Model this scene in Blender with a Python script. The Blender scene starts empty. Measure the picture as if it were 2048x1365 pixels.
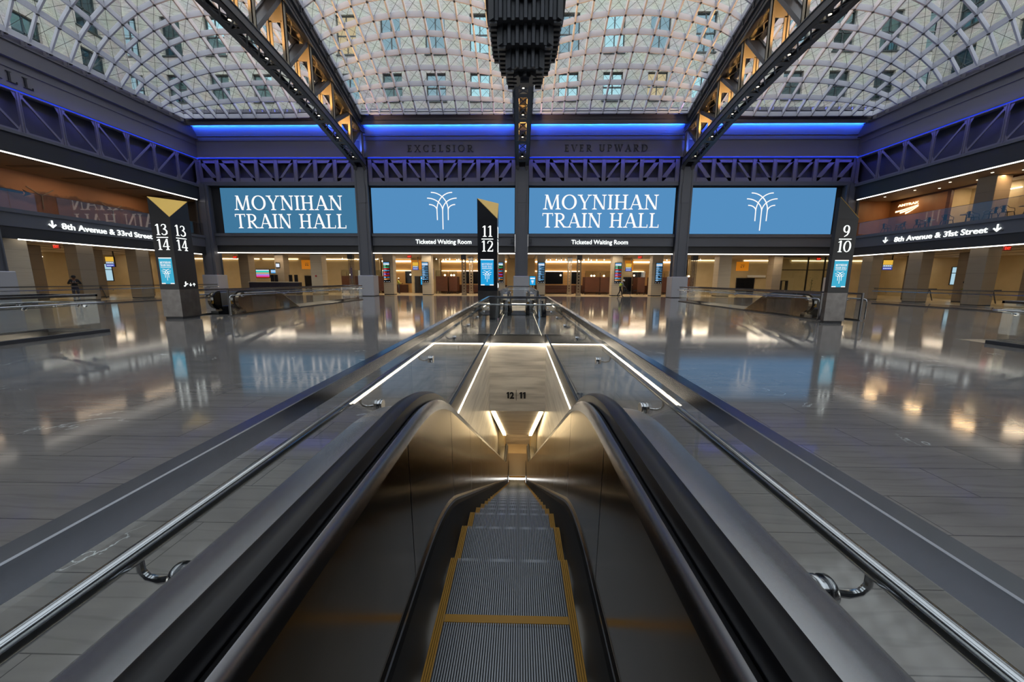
import bpy, bmesh, math, random
from mathutils import Vector, Matrix
R = math.radians
random.seed(7)
scene = bpy.context.scene
col = scene.collection

# ------------------------------------------------------------------ camera, world, exposure
W_PX, H_PX, F_PX = 2048, 1365, 748.5
cam_d = bpy.data.cameras.new('camera')
cam_d.sensor_fit = 'HORIZONTAL'; cam_d.sensor_width = 36.0
cam_d.lens = 36.0 * F_PX / W_PX
cam_d.clip_start = 0.05; cam_d.clip_end = 400
cam = bpy.data.objects.new('camera', cam_d); col.objects.link(cam)
cam.location = (0, 0, 1.55)
p_, r_, y_ = R(9.278), R(.263), R(1.151)
fwd = Vector((-math.sin(y_)*math.cos(p_), math.cos(y_)*math.cos(p_), -math.sin(p_)))
rt = Vector((math.cos(y_), math.sin(y_), 0)); dn = fwd.cross(rt)
rr = math.cos(r_)*rt - math.sin(r_)*dn; dd = math.sin(r_)*rt + math.cos(r_)*dn
cam.rotation_euler = Matrix((rr, -dd, -fwd)).transposed().to_euler()
scene.camera = cam

world = bpy.data.worlds.new('dusk_sky'); scene.world = world; world.use_nodes = True
wn = world.node_tree.nodes; wl = world.node_tree.links
bg = wn['Background']
tc = wn.new('ShaderNodeTexCoord'); sp = wn.new('ShaderNodeSeparateXYZ'); cr = wn.new('ShaderNodeValToRGB')
wl.new(tc.outputs['Generated'], sp.inputs[0]); wl.new(sp.outputs['Z'], cr.inputs[0]); wl.new(cr.outputs[0], bg.inputs[0])
cr.color_ramp.elements[0].position = 0.0; cr.color_ramp.elements[0].color = (.60, .60, .58, 1)
cr.color_ramp.elements[1].position = .75; cr.color_ramp.elements[1].color = (.47, .485, .50, 1)
bg.inputs[1].default_value = 4.6

vs = scene.view_settings
scene.display_settings.display_device = 'sRGB'
vs.view_transform = 'Standard'; vs.look = 'None'; vs.exposure = 0.0; vs.gamma = 1.0; vs.use_curve_mapping = False
cy = scene.cycles
cy.use_denoising = True
try: cy.denoiser = 'OPENIMAGEDENOISE'
except Exception: pass
cy.use_adaptive_sampling = True; cy.adaptive_threshold = 0.012
cy.max_bounces = 7; cy.diffuse_bounces = 3; cy.glossy_bounces = 4; cy.transmission_bounces = 4
cy.transparent_max_bounces = 28; cy.volume_bounces = 0
cy.sample_clamp_indirect = 3.0; cy.sample_clamp_direct = 0.0
cy.caustics_reflective = False; cy.caustics_refractive = False; cy.blur_glossy = 0.5

# ------------------------------------------------------------------ helpers
def lin(c):
    c /= 255.0
    return c/12.92 if c <= .04045 else ((c+.055)/1.055)**2.4
def rgb(r, g, b): return (lin(r), lin(g), lin(b), 1)

MATS = {}
def mat(name, c, rough=.5, metal=0., em=None, es=0., spec=.5):
    m = bpy.data.materials.new(name); m.use_nodes = True
    b = m.node_tree.nodes['Principled BSDF']
    b.inputs['Base Color'].default_value = c if len(c) == 4 else (*c, 1)
    b.inputs['Roughness'].default_value = rough; b.inputs['Metallic'].default_value = metal
    b.inputs['Specular IOR Level'].default_value = spec
    if em is not None:
        b.inputs['Emission Color'].default_value = em if len(em) == 4 else (*em, 1)
        b.inputs['Emission Strength'].default_value = es
    MATS[name] = m
    return m
def noise_mat(name, c1, c2, scale=(1, 1, 1), nscale=5., rough=.5, metal=0., detail=6., pos=(.35, .65), r2=None, bump=0.):
    m = mat(name, c1, rough, metal); nt = m.node_tree; b = nt.nodes['Principled BSDF']
    t = nt.nodes.new('ShaderNodeTexCoord'); mp = nt.nodes.new('ShaderNodeMapping'); n = nt.nodes.new('ShaderNodeTexNoise')
    r = nt.nodes.new('ShaderNodeValToRGB')
    mp.inputs['Scale'].default_value = scale
    n.inputs['Scale'].default_value = nscale; n.inputs['Detail'].default_value = detail
    nt.links.new(t.outputs['Object'], mp.inputs[0]); nt.links.new(mp.outputs[0], n.inputs['Vector'])
    nt.links.new(n.outputs['Fac'], r.inputs[0]); nt.links.new(r.outputs[0], b.inputs['Base Color'])
    r.color_ramp.elements[0].position = pos[0]; r.color_ramp.elements[0].color = c1 if len(c1) == 4 else (*c1, 1)
    r.color_ramp.elements[1].position = pos[1]; r.color_ramp.elements[1].color = c2 if len(c2) == 4 else (*c2, 1)
    if r2:
        mr = nt.nodes.new('ShaderNodeMapRange'); nt.links.new(n.outputs['Fac'], mr.inputs[0])
        mr.inputs[3].default_value = r2[0]; mr.inputs[4].default_value = r2[1]; nt.links.new(mr.outputs[0], b.inputs['Roughness'])
    if bump:
        bp = nt.nodes.new('ShaderNodeBump'); bp.inputs['Strength'].default_value = bump
        nt.links.new(n.outputs['Fac'], bp.inputs['Height']); nt.links.new(bp.outputs[0], b.inputs['Normal'])
    return m
def glow(name, c, s):
    m = bpy.data.materials.new(name); m.use_nodes = True; nt = m.node_tree; nt.nodes.clear()
    e = nt.nodes.new('ShaderNodeEmission'); o = nt.nodes.new('ShaderNodeOutputMaterial')
    e.inputs[0].default_value = c if len(c) == 4 else (*c, 1); e.inputs[1].default_value = s
    nt.links.new(e.outputs[0], o.inputs[0]); MATS[name] = m
    return m
def glass(name, tint, f0=.04, rough=.0, pw=5.):
    m = bpy.data.materials.new(name); m.use_nodes = True; nt = m.node_tree; nt.nodes.clear(); L = nt.links.new
    tr = nt.nodes.new('ShaderNodeBsdfTransparent'); gl = nt.nodes.new('ShaderNodeBsdfGlossy'); lw = nt.nodes.new('ShaderNodeLayerWeight')
    po = nt.nodes.new('ShaderNodeMath'); po.operation = 'POWER'; po.inputs[1].default_value = pw
    ma = nt.nodes.new('ShaderNodeMath'); ma.operation = 'MULTIPLY_ADD'; ma.inputs[1].default_value = 1-f0; ma.inputs[2].default_value = f0
    mx = nt.nodes.new('ShaderNodeMixShader'); o = nt.nodes.new('ShaderNodeOutputMaterial')
    lw.inputs['Blend'].default_value = .5
    tr.inputs[0].default_value = (*tint, 1); gl.inputs['Roughness'].default_value = rough
    L(lw.outputs['Facing'], po.inputs[0]); L(po.outputs[0], ma.inputs[0])
    L(ma.outputs[0], mx.inputs[0]); L(tr.outputs[0], mx.inputs[1]); L(gl.outputs[0], mx.inputs[2])
    L(mx.outputs[0], o.inputs[0]); MATS[name] = m
    return m

class MB:
    """collects shapes and links them as one mesh object"""
    def __init__(s): s.v = []; s.f = []; s.m = []; s.mi = 0
    def face(s, idx): s.f.append(tuple(idx)); s.m.append(s.mi)
    def quad(s, a, b, c, d):
        n = len(s.v); s.v += [tuple(a), tuple(b), tuple(c), tuple(d)]; s.face((n, n+1, n+2, n+3)); return s
    def poly(s, pts):
        n = len(s.v); s.v += [tuple(p) for p in pts]; s.face(range(n, n+len(pts))); return s
    def hexa(s, p):   # 8 points: bottom ring 0-3, top ring 4-7
        n = len(s.v); s.v += [tuple(q) for q in p]
        for f in ((3, 2, 1, 0), (4, 5, 6, 7), (0, 1, 5, 4), (1, 2, 6, 5), (2, 3, 7, 6), (3, 0, 4, 7)): s.face([n+i for i in f])
        return s
    def box(s, x0, x1, y0, y1, z0, z1):
        return s.hexa([(x0, y0, z0), (x1, y0, z0), (x1, y1, z0), (x0, y1, z0), (x0, y0, z1), (x1, y0, z1), (x1, y1, z1), (x0, y1, z1)])
    def bbox(s, x0, x1, y0, y1, z0, z1, b=.02):   # box with chamfered vertical edges and top
        P = [(x0+b, y0), (x1-b, y0), (x1, y0+b), (x1, y1-b), (x1-b, y1), (x0+b, y1), (x0, y1-b), (x0, y0+b)]
        Q = [(min(max(x, x0+b), x1-b), min(max(y, y0+b), y1-b)) for x, y in P]
        n = len(s.v); s.v += [(x, y, z0) for x, y in P]+[(x, y, z1-b) for x, y in P]+[(x, y, z1) for x, y in Q]
        for k in (0, 8):
            for i in range(8): j = (i+1) % 8; s.face((n+k+i, n+k+j, n+k+8+j, n+k+8+i))
        s.face([n+16+i for i in range(8)]); s.face([n+7-i for i in range(8)])
        return s
    def bar(s, p, q, w, h, up=(0, 0, 1)):
        p = Vector(p); q = Vector(q); d = (q-p).normalized(); u = Vector(up)
        a = d.cross(u)
        if a.length < 1e-4: a = d.cross(Vector((1, 0, 0)))
        a.normalize(); b = a.cross(d).normalized(); a = a*w/2; b = b*h/2
        return s.hexa([p-a-b, p+a-b, q+a-b, q-a-b, p-a+b, p+a+b, q+a+b, q-a+b])
    def tube(s, pts, r, k=8, cap=True):
        pts = [Vector(p) for p in pts]; n0 = len(s.v); prev = None
        rs = r if isinstance(r, (list, tuple)) else [r]*len(pts)
        for i, p in enumerate(pts):
            d = (pts[min(i+1, len(pts)-1)]-pts[max(i-1, 0)]).normalized()
            if prev is None:
                a = d.cross(Vector((0, 0, 1)))
                if a.length < 1e-3: a = d.cross(Vector((1, 0, 0)))
            else:
                a = prev-d*prev.dot(d)
            a.normalize(); prev = a; b = d.cross(a)
            for j in range(k):
                t = 2*math.pi*j/k; s.v.append(tuple(p+(a*math.cos(t)+b*math.sin(t))*rs[i]))
        for i in range(len(pts)-1):
            for j in range(k):
                j2 = (j+1) % k; s.face((n0+i*k+j, n0+i*k+j2, n0+(i+1)*k+j2, n0+(i+1)*k+j))
        if cap:
            s.face([n0+k-1-j for j in range(k)]); s.face([n0+(len(pts)-1)*k+j for j in range(k)])
        return s
    def lathe(s, c, prof, k=16, axis='z'):
        n0 = len(s.v); c = Vector(c)
        for r, h in prof:
            for j in range(k):
                t = 2*math.pi*j/k; a, b = r*math.cos(t), r*math.sin(t)
                d = {'z': (a, b, h), 'y': (a, h, b), 'x': (h, a, b)}[axis]
                s.v.append(tuple(c+Vector(d)))
        for i in range(len(prof)-1):
            for j in range(k):
                j2 = (j+1) % k; s.face((n0+i*k+j, n0+i*k+j2, n0+(i+1)*k+j2, n0+(i+1)*k+j))
        s.face([n0+j for j in range(k)]); s.face([n0+(len(prof)-1)*k+j for j in range(k)])
        return s
    def prism(s, pts, d):     # closed outline extruded by vector d
        n = len(s.v); k = len(pts); d = Vector(d); s.v += [tuple(p) for p in pts]+[tuple(Vector(p)+d) for p in pts]
        s.face([n+k-1-i for i in range(k)]); s.face([n+k+i for i in range(k)])
        for i in range(k): j = (i+1) % k; s.face((n+i, n+j, n+k+j, n+k+i))
        return s
    def sphere(s, c, r, k=12, m=8):
        return s.lathe(c, [(max(r*math.sin(math.pi*i/m), 1e-4), -r*math.cos(math.pi*i/m)) for i in range(m+1)], k)
    def strip(s, rings, close=False):     # list of equal-length rows of points -> skin
        n = len(s.v); k = len(rings[0])
        for r in rings: s.v += [tuple(p) for p in r]
        for i in range(len(rings)-1):
            for j in range(k if close else k-1):
                j2 = (j+1) % k; s.face((n+i*k+j, n+i*k+j2, n+(i+1)*k+j2, n+(i+1)*k+j))
        return s
    def build(s, name, mats, parent=None, smooth=False, loc=None):
        me = bpy.data.meshes.new(name); me.from_pydata(s.v, [], s.f)
        for m in (mats if isinstance(mats, (list, tuple)) else [mats]): me.materials.append(MATS[m] if isinstance(m, str) else m)
        me.polygons.foreach_set('material_index', s.m)
        if smooth: me.polygons.foreach_set('use_smooth', [True]*len(s.f))
        me.update()
        bm = bmesh.new(); bm.from_mesh(me); bmesh.ops.recalc_face_normals(bm, faces=bm.faces[:]); bm.to_mesh(me); bm.free()
        if smooth:
            try: me.set_sharp_from_angle(angle=R(40))
            except Exception: pass
        o = bpy.data.objects.new(name, me); col.objects.link(o)
        if parent is not None: o.parent = parent
        if loc is not None: o.location = loc
        return o

def tag(o, label=None, cat=None, group=None, kind=None):
    if label: o['label'] = label
    if cat: o['category'] = cat
    if group: o['group'] = group
    if kind: o['kind'] = kind
    return o
def thing(name, label, cat, loc=(0, 0, 0), rz=0., group=None):
    o = bpy.data.objects.new(name, None); col.objects.link(o); o.location = loc; o.rotation_euler = (0, 0, rz)
    o.empty_display_size = .2
    return tag(o, label, cat, group)
def struct(o): o['kind'] = 'structure'; return o
def dup(root, loc, rz=0., label=None, group=None):
    def cp(o, par):
        c = o.copy(); col.objects.link(c)
        if par is not None: c.parent = par
        for ch in list(o.children): cp(ch, c)
        return c
    r = cp(root, None); r.location = loc; r.rotation_euler = (0, 0, rz)
    if label: r['label'] = label
    if group: r['group'] = group
    return r

# ------------------------------------------------------------------ materials
mat('steel_paint', rgb(88, 90, 98), .45)
mat('steel_dark', rgb(50, 52, 58), .5)
mat('fascia_dark', rgb(40, 41, 44), .55)
mat('truss_paint', rgb(104, 102, 118), .5)
mat('cornice_paint', rgb(108, 107, 118), .55)
mat('chord_paint', rgb(72, 74, 80), .42)
mat('lattice_paint', rgb(150, 140, 122), .5)
mat('panel_back', rgb(58, 58, 72), .6)
mat('stone_block', rgb(170, 170, 176), .45)
mat('black', rgb(12, 12, 14), .4)
mat('black_gloss', rgb(13, 15, 22), .22)
mat('rubber', rgb(9, 9, 12), .36, spec=.28)
mat('skirt_black', rgb(14, 14, 16), .55, spec=.25)
mat('stainless', rgb(138, 138, 142), .27, 1.)
mat('stainless_dark', rgb(98, 98, 100), .33, 1.)
mat('side_steel', rgb(150, 146, 140), .42, .9)
mat('rail_steel', rgb(122, 124, 130), .19, 1.)
mat('chrome', rgb(176, 178, 182), .14, 1.)
noise_mat('warm_steel', rgb(128, 115, 98), rgb(142, 128, 110), (1, 1, 1), 3., .17, 1., 3., bump=.012)  # stainless steel with the warm light it reflects put into the tint
mat('brushed_steel', rgb(200, 202, 206), .27, 1.)
mat('tread_steel', rgb(126, 130, 136), .42, .75)
mat('tread_groove', rgb(24, 25, 27), .7)
mat('yellow_paint', rgb(150, 108, 22), .6)
mat('yellow_groove', rgb(74, 54, 16), .7)  # darker yellow for the groove floor between the ribs
mat('gold_panel', rgb(196, 160, 78), .38, .55)
mat('pylon_black', rgb(20, 22, 29), .35)
noise_mat('pylon_metal', rgb(98, 96, 96), rgb(112, 110, 110), (1, 1, 1), 4., .32, .9)
noise_mat('limestone', rgb(196, 183, 160), rgb(186, 172, 150), (.35, .35, 6), 3., .5, pos=(.25, .75))
noise_mat('cream_wall', rgb(186, 168, 132), rgb(176, 158, 122), (.4, .4, .4), 2., .6)
noise_mat('taupe_stone', rgb(138, 123, 104), rgb(133, 118, 99), (.3, .3, 2), 2., .5)
noise_mat('wood', rgb(62, 33, 19), rgb(80, 43, 25), (.6, .6, 9), 3., .42)
noise_mat('wood_warm', rgb(128, 84, 50), rgb(146, 98, 60), (.5, .5, .2), 2., .45)
noise_mat('plywood', rgb(206, 160, 98), rgb(190, 146, 88), (.4, .4, 6), 2., .5)
mat('ceiling_white', rgb(176, 164, 146), .7)
mat('ceiling_lounge', rgb(150, 132, 112), .7)
noise_mat('terrazzo', rgb(206, 184, 148), rgb(190, 168, 132), (1, 1, 1), 1.2, .22)
noise_mat('travertine', rgb(206, 200, 190), rgb(150, 143, 136), (.5, .5, 5.5), 1.6, .28, 0., 8., (.38, .78))
mat('white_paint', rgb(214, 212, 206), .6)
mat('fin_white', rgb(206, 208, 220), .4)
mat('cable', rgb(40, 40, 44), .4)
mat('orange_panel', rgb(236, 150, 26), .5, em=rgb(236, 150, 26), es=.25)
mat('navy_panel', rgb(22, 20, 40), .4)
mat('navy_sign', rgb(38, 30, 92), .4, em=rgb(60, 52, 140), es=.3)
mat('skin', rgb(120, 82, 62), .6)
mat('cloth_black', rgb(22, 22, 26), .8)
mat('cloth_navy', rgb(36, 40, 58), .8)
mat('cloth_grey', rgb(128, 130, 134), .8)
mat('vest_yellow', rgb(206, 226, 60), .7)
mat('helmet_white', rgb(226, 226, 222), .4)
mat('plastic_bag', rgb(20, 20, 22), .25)
mat('blue_plastic', rgb(40, 52, 150), .4)
mat('red_plastic', rgb(170, 26, 26), .4)
noise_mat('leaf', rgb(26, 46, 20), rgb(44, 70, 30), (1, 1, 1), 6., .6)
mat('letter_dark', rgb(30, 31, 38), .5)
mat('pane_dark', rgb(66, 82, 84), .05, 1.)
mat('pane_bright', rgb(122, 152, 158), .05, 1.)
mat('pane_shade', rgb(92, 112, 120), .12, 1.)
mat('window_frame', rgb(44, 54, 56), .5)
glow('led_warm', (1., .86, .62), 5.5)
glow('led_white', (1., .93, .82), 4.5)
glow('led_cream', (1., .80, .50), 5.0)
glow('led_opening', (1., .86, .64), 24.)
glow('led_lobby', (1., .74, .42), 3.)
mat('cove_paint', rgb(150, 150, 162), .6)
glow('led_stair', (1., .76, .42), 9.)
glow('led_blue', (.012, .05, .86), 1.1)
glow('led_blue_cove', (.008, .095, 1.), 120.)
glow('led_amber', (1., .45, .08), 6.)
glow('downlight', (1., .88, .66), 4.)
glow('spot_bulb', (1., .84, .58), 9.)
glow('globe', (1., .78, .46), 5.)
glow('letter_white', (.93, 1., .97), 1.5)
glow('letter_warm', (1., .70, .36), 3.2)
glow('screen_blue', rgb(84, 142, 192), 1.)
glow('screen_teal', rgb(64, 118, 154), 1.)
glow('screen_text', (1., .97, .95), 1.05)
glow('kiosk_blue', rgb(66, 172, 206), 1.)
glow('kiosk_bright', rgb(36, 160, 220), 1.)
glow('sign_yellow', rgb(236, 186, 70), .9)
glow('sign_blue', rgb(72, 84, 190), .9)
glow('sign_grey', rgb(130, 146, 160), .9)
glow('exit_red', (1., .06, .03), 1.2)
glow('row_red', rgb(232, 50, 44), 1.); glow('row_green', rgb(70, 190, 120), 1.); glow('row_sky', rgb(110, 180, 235), 1.)
glow('row_white', rgb(225, 235, 250), 1.); glow('row_purple', rgb(190, 90, 220), 1.); glow('row_orange', rgb(236, 150, 60), 1.)
glow('row_pink', rgb(226, 110, 190), 1.); glow('row_teal', rgb(60, 206, 190), 1.)
glow('win_lit', (1., .80, .48), .6)
glow('day_window', rgb(170, 205, 220), 1.)
glass('guard_glass', (.968, .980, .976), .04)
glass('sky_glass', (.90, .95, .97), .05)
glass('room_glass', (.80, .82, .78), .05)
glass('lounge_glass', (.9, .9, .9), .075)

def floor_material():
    m = mat('floor_marble', (.2, .2, .2), .12); nt = m.node_tree; N = nt.nodes.new; L = nt.links.new
    b = nt.nodes['Principled BSDF']
    t = N('ShaderNodeTexCoord')
    # slab layout: long slabs laid in rows along the hall's width
    br = N('ShaderNodeTexBrick'); br.offset = .5
    br.inputs['Color1'].default_value = (.0, .0, .0, 1); br.inputs['Color2'].default_value = (1, 1, 1, 1); br.inputs['Mortar'].default_value = (.5, .5, .5, 1)
    br.inputs['Scale'].default_value = 1.; br.inputs['Mortar Size'].default_value = .003; br.inputs['Brick Width'].default_value = 1.35; br.inputs['Row Height'].default_value = .43
    br.inputs['Bias'].default_value = 0.
    L(t.outputs['Object'], br.inputs['Vector'])
    # stretched clouding along X
    mp = N('ShaderNodeMapping'); mp.inputs['Scale'].default_value = (.55, 3.2, 1)
    L(t.outputs['Object'], mp.inputs[0])
    mixv = N('ShaderNodeVectorMath'); mixv.operation = 'MULTIPLY_ADD'
    mixv.inputs[1].default_value = (7.3, 5.1, 0); L(br.outputs['Color'], mixv.inputs[0]); L(mp.outputs[0], mixv.inputs[2])
    n1 = N('ShaderNodeTexNoise'); n1.inputs['Scale'].default_value = 1.6; n1.inputs['Detail'].default_value = 9; n1.inputs['Roughness'].default_value = .62
    n1.inputs['Distortion'].default_value = .6
    L(mixv.outputs[0], n1.inputs['Vector'])
    r1 = N('ShaderNodeValToRGB'); L(n1.outputs['Fac'], r1.inputs[0])
    e = r1.color_ramp.elements; e[0].position = .25; e[0].color = rgb(100, 97, 95); e[1].position = .78; e[1].color = rgb(121, 117, 114)
    # fine dark stylolite lines running along X
    wv = N('ShaderNodeTexWave'); wv.bands_direction = 'Y'; wv.inputs['Scale'].default_value = .9; wv.inputs['Distortion'].default_value = 7.; wv.inputs['Detail'].default_value = 3.
    wv.inputs['Detail Scale'].default_value = 1.6
    L(mixv.outputs[0], wv.inputs['Vector'])
    r2 = N('ShaderNodeValToRGB'); L(wv.outputs['Color'], r2.inputs[0])
    e = r2.color_ramp.elements; e[0].position = .0; e[0].color = (.72, .72, .72, 1); e[1].position = .09; e[1].color = (1, 1, 1, 1)
    mu = N('ShaderNodeMix'); mu.data_type = 'RGBA'; mu.blend_type = 'MULTIPLY'; mu.inputs[0].default_value = .5
    L(r1.outputs[0], mu.inputs[6]); L(r2.outputs[0], mu.inputs[7])
    # sparse white calcite veins
    n3 = N('ShaderNodeTexNoise'); n3.inputs['Scale'].default_value = 1.1; n3.inputs['Detail'].default_value = 5; n3.inputs['Distortion'].default_value = 1.2
    L(t.outputs['Object'], n3.inputs['Vector'])
    r3 = N('ShaderNodeValToRGB'); L(n3.outputs['Fac'], r3.inputs[0])
    el = r3.color_ramp.elements; el[0].position = .494; el[0].color = (0, 0, 0, 1); el[1].position = .5; el[1].color = (1, 1, 1, 1)
    x = el.new(.506); x.color = (0, 0, 0, 1)
    n4 = N('ShaderNodeTexNoise'); n4.inputs['Scale'].default_value = .9; L(t.outputs['Object'], n4.inputs['Vector'])
    r4 = N('ShaderNodeValToRGB'); L(n4.outputs['Fac'], r4.inputs[0]); r4.color_ramp.elements[0].position = .62; r4.color_ramp.elements[1].position = .7
    mm = N('ShaderNodeMath'); mm.operation = 'MULTIPLY'; L(r3.outputs[0], mm.inputs[0]); L(r4.outputs[0], mm.inputs[1])
    ve = N('ShaderNodeMix'); ve.data_type = 'RGBA'; L(mm.outputs[0], ve.inputs[0]); L(mu.outputs[2], ve.inputs[6]); ve.inputs[7].default_value = rgb(200, 205, 205)
    jt = N('ShaderNodeMix'); jt.data_type = 'RGBA'; L(br.outputs['Fac'], jt.inputs[0]); L(ve.outputs[2], jt.inputs[6]); jt.inputs[7].default_value = rgb(60, 58, 58)
    L(jt.outputs[2], b.inputs['Base Color'])
    mr = N('ShaderNodeMapRange'); L(n1.outputs['Fac'], mr.inputs[0]); mr.inputs[3].default_value = .045; mr.inputs[4].default_value = .12
    L(mr.outputs[0], b.inputs['Roughness'])
    b.inputs['IOR'].default_value = 1.52
floor_material()

def brick_material():
    m = mat('facade_brick', (.3, .3, .28), .8); nt = m.node_tree; N = nt.nodes.new; L = nt.links.new; b = nt.nodes['Principled BSDF']
    t = N('ShaderNodeTexCoord'); s = N('ShaderNodeSeparateXYZ'); a = N('ShaderNodeMath'); a.operation = 'ADD'; c = N('ShaderNodeCombineXYZ')
    L(t.outputs['Object'], s.inputs[0]); L(s.outputs['X'], a.inputs[0]); L(s.outputs['Y'], a.inputs[1]); L(a.outputs[0], c.inputs['X']); L(s.outputs['Z'], c.inputs['Y'])
    br = N('ShaderNodeTexBrick'); L(c.outputs[0], br.inputs['Vector'])
    br.inputs['Color1'].default_value = rgb(176, 176, 170); br.inputs['Color2'].default_value = rgb(154, 153, 147); br.inputs['Mortar'].default_value = rgb(188, 188, 182)
    br.inputs['Scale'].default_value = 1.; br.inputs['Brick Width'].default_value = .34; br.inputs['Row Height'].default_value = .115; br.inputs['Mortar Size'].default_value = .009
    n = N('ShaderNodeTexNoise'); n.inputs['Scale'].default_value = .8; n.inputs['Detail'].default_value = 8; L(t.outputs['Object'], n.inputs['Vector'])
    mx = N('ShaderNodeMix'); mx.data_type = 'RGBA'; mx.blend_type = 'MULTIPLY'; mx.inputs[0].default_value = .35
    L(br.outputs['Color'], mx.inputs[6]); L(n.outputs['Color'], mx.inputs[7]); L(mx.outputs[2], b.inputs['Base Color'])
brick_material()
def mural_material():
    m = mat('mural_sunset', (.3, .15, .07), .6); nt = m.node_tree; N = nt.nodes.new; L = nt.links.new; b = nt.nodes['Principled BSDF']
    t = N('ShaderNodeTexCoord'); s = N('ShaderNodeSeparateXYZ'); L(t.outputs['Object'], s.inputs[0])
    n = N('ShaderNodeTexNoise'); n.inputs['Scale'].default_value = .55; n.inputs['Detail'].default_value = 6; L(t.outputs['Object'], n.inputs['Vector'])
    mu = N('ShaderNodeMath'); mu.operation = 'MULTIPLY_ADD'; mu.inputs[1].default_value = 2.2; L(n.outputs['Fac'], mu.inputs[0]); L(s.outputs['Z'], mu.inputs[2])
    r = N('ShaderNodeValToRGB'); mr = N('ShaderNodeMapRange'); mr.inputs[1].default_value = 6.2; mr.inputs[2].default_value = 10.6; L(mu.outputs[0], mr.inputs[0]); L(mr.outputs[0], r.inputs[0])
    e = r.color_ramp.elements; e[0].position = 0.; e[0].color = rgb(158, 112, 88); e[1].position = 1.; e[1].color = rgb(168, 116, 78)
    for p, c in ((.36, (150, 102, 78)), (.42, (112, 78, 62)), (.49, (116, 82, 64)), (.53, (172, 118, 78))):
        x = e.new(p); x.color = rgb(*c)
    L(r.outputs[0], b.inputs['Base Color'])
mural_material()

# ------------------------------------------------------------------ lettering
FONT = {}
def _g(name, w): FONT[name] = (w, [])
class G:
    """one serif capital: polygons in a unit cap height"""
    TH, TN, SH = .135, .06, .045
    def __init__(s, ch, w): s.w = w; s.p = []; FONT[ch] = s
    def rect(s, x0, y0, x1, y1): s.p.append([(x0, y0), (x1, y0), (x1, y1), (x0, y1)]); return s
    def stem(s, x, w=None, y0=0., y1=1., sb=True, st=True, sw=.11):
        w = w or s.TH; s.rect(x-w/2, y0, x+w/2, y1)
        if sb: s.serif(x, y0, w/2+sw, 1)
        if st: s.serif(x, y1, w/2+sw, -1)
        return s
    def serif(s, x, y, hw, d):
        h = s.SH*d; s.p.append([(x-hw, y), (x+hw, y), (x+hw, y+h*.7), (x+hw*.55, y+h*1.7), (x-hw*.55, y+h*1.7), (x-hw, y+h*.7)]); return s
    def diag(s, x0, y0, x1, y1, w): s.p.append([(x0-w/2, y0), (x0+w/2, y0), (x1+w/2, y1), (x1-w/2, y1)]); return s
    def curve(s, pts, ws):
        L, Rr = [], []
        for i, (x, y) in enumerate(pts):
            a = pts[max(i-1, 0)]; b = pts[min(i+1, len(pts)-1)]; dx, dy = b[0]-a[0], b[1]-a[1]; l = math.hypot(dx, dy) or 1
            w = ws[i]/2; L.append((x-dy/l*w, y+dx/l*w)); Rr.append((x+dy/l*w, y-dx/l*w))
        for i in range(len(pts)-1): s.p.append([L[i], Rr[i], Rr[i+1], L[i+1]])
        return s
    def arc(s, cx, cy, rx, ry, a0, a1, thick, thin, n=22, ph=0.):
        pts, ws = [], []
        for i in range(n+1):
            t = R(a0+(a1-a0)*i/n); pts.append((cx+rx*math.cos(t), cy+ry*math.sin(t))); ws.append(thin+(thick-thin)*abs(math.cos(t+ph))**1.6)
        return s.curve(pts, ws)
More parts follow.
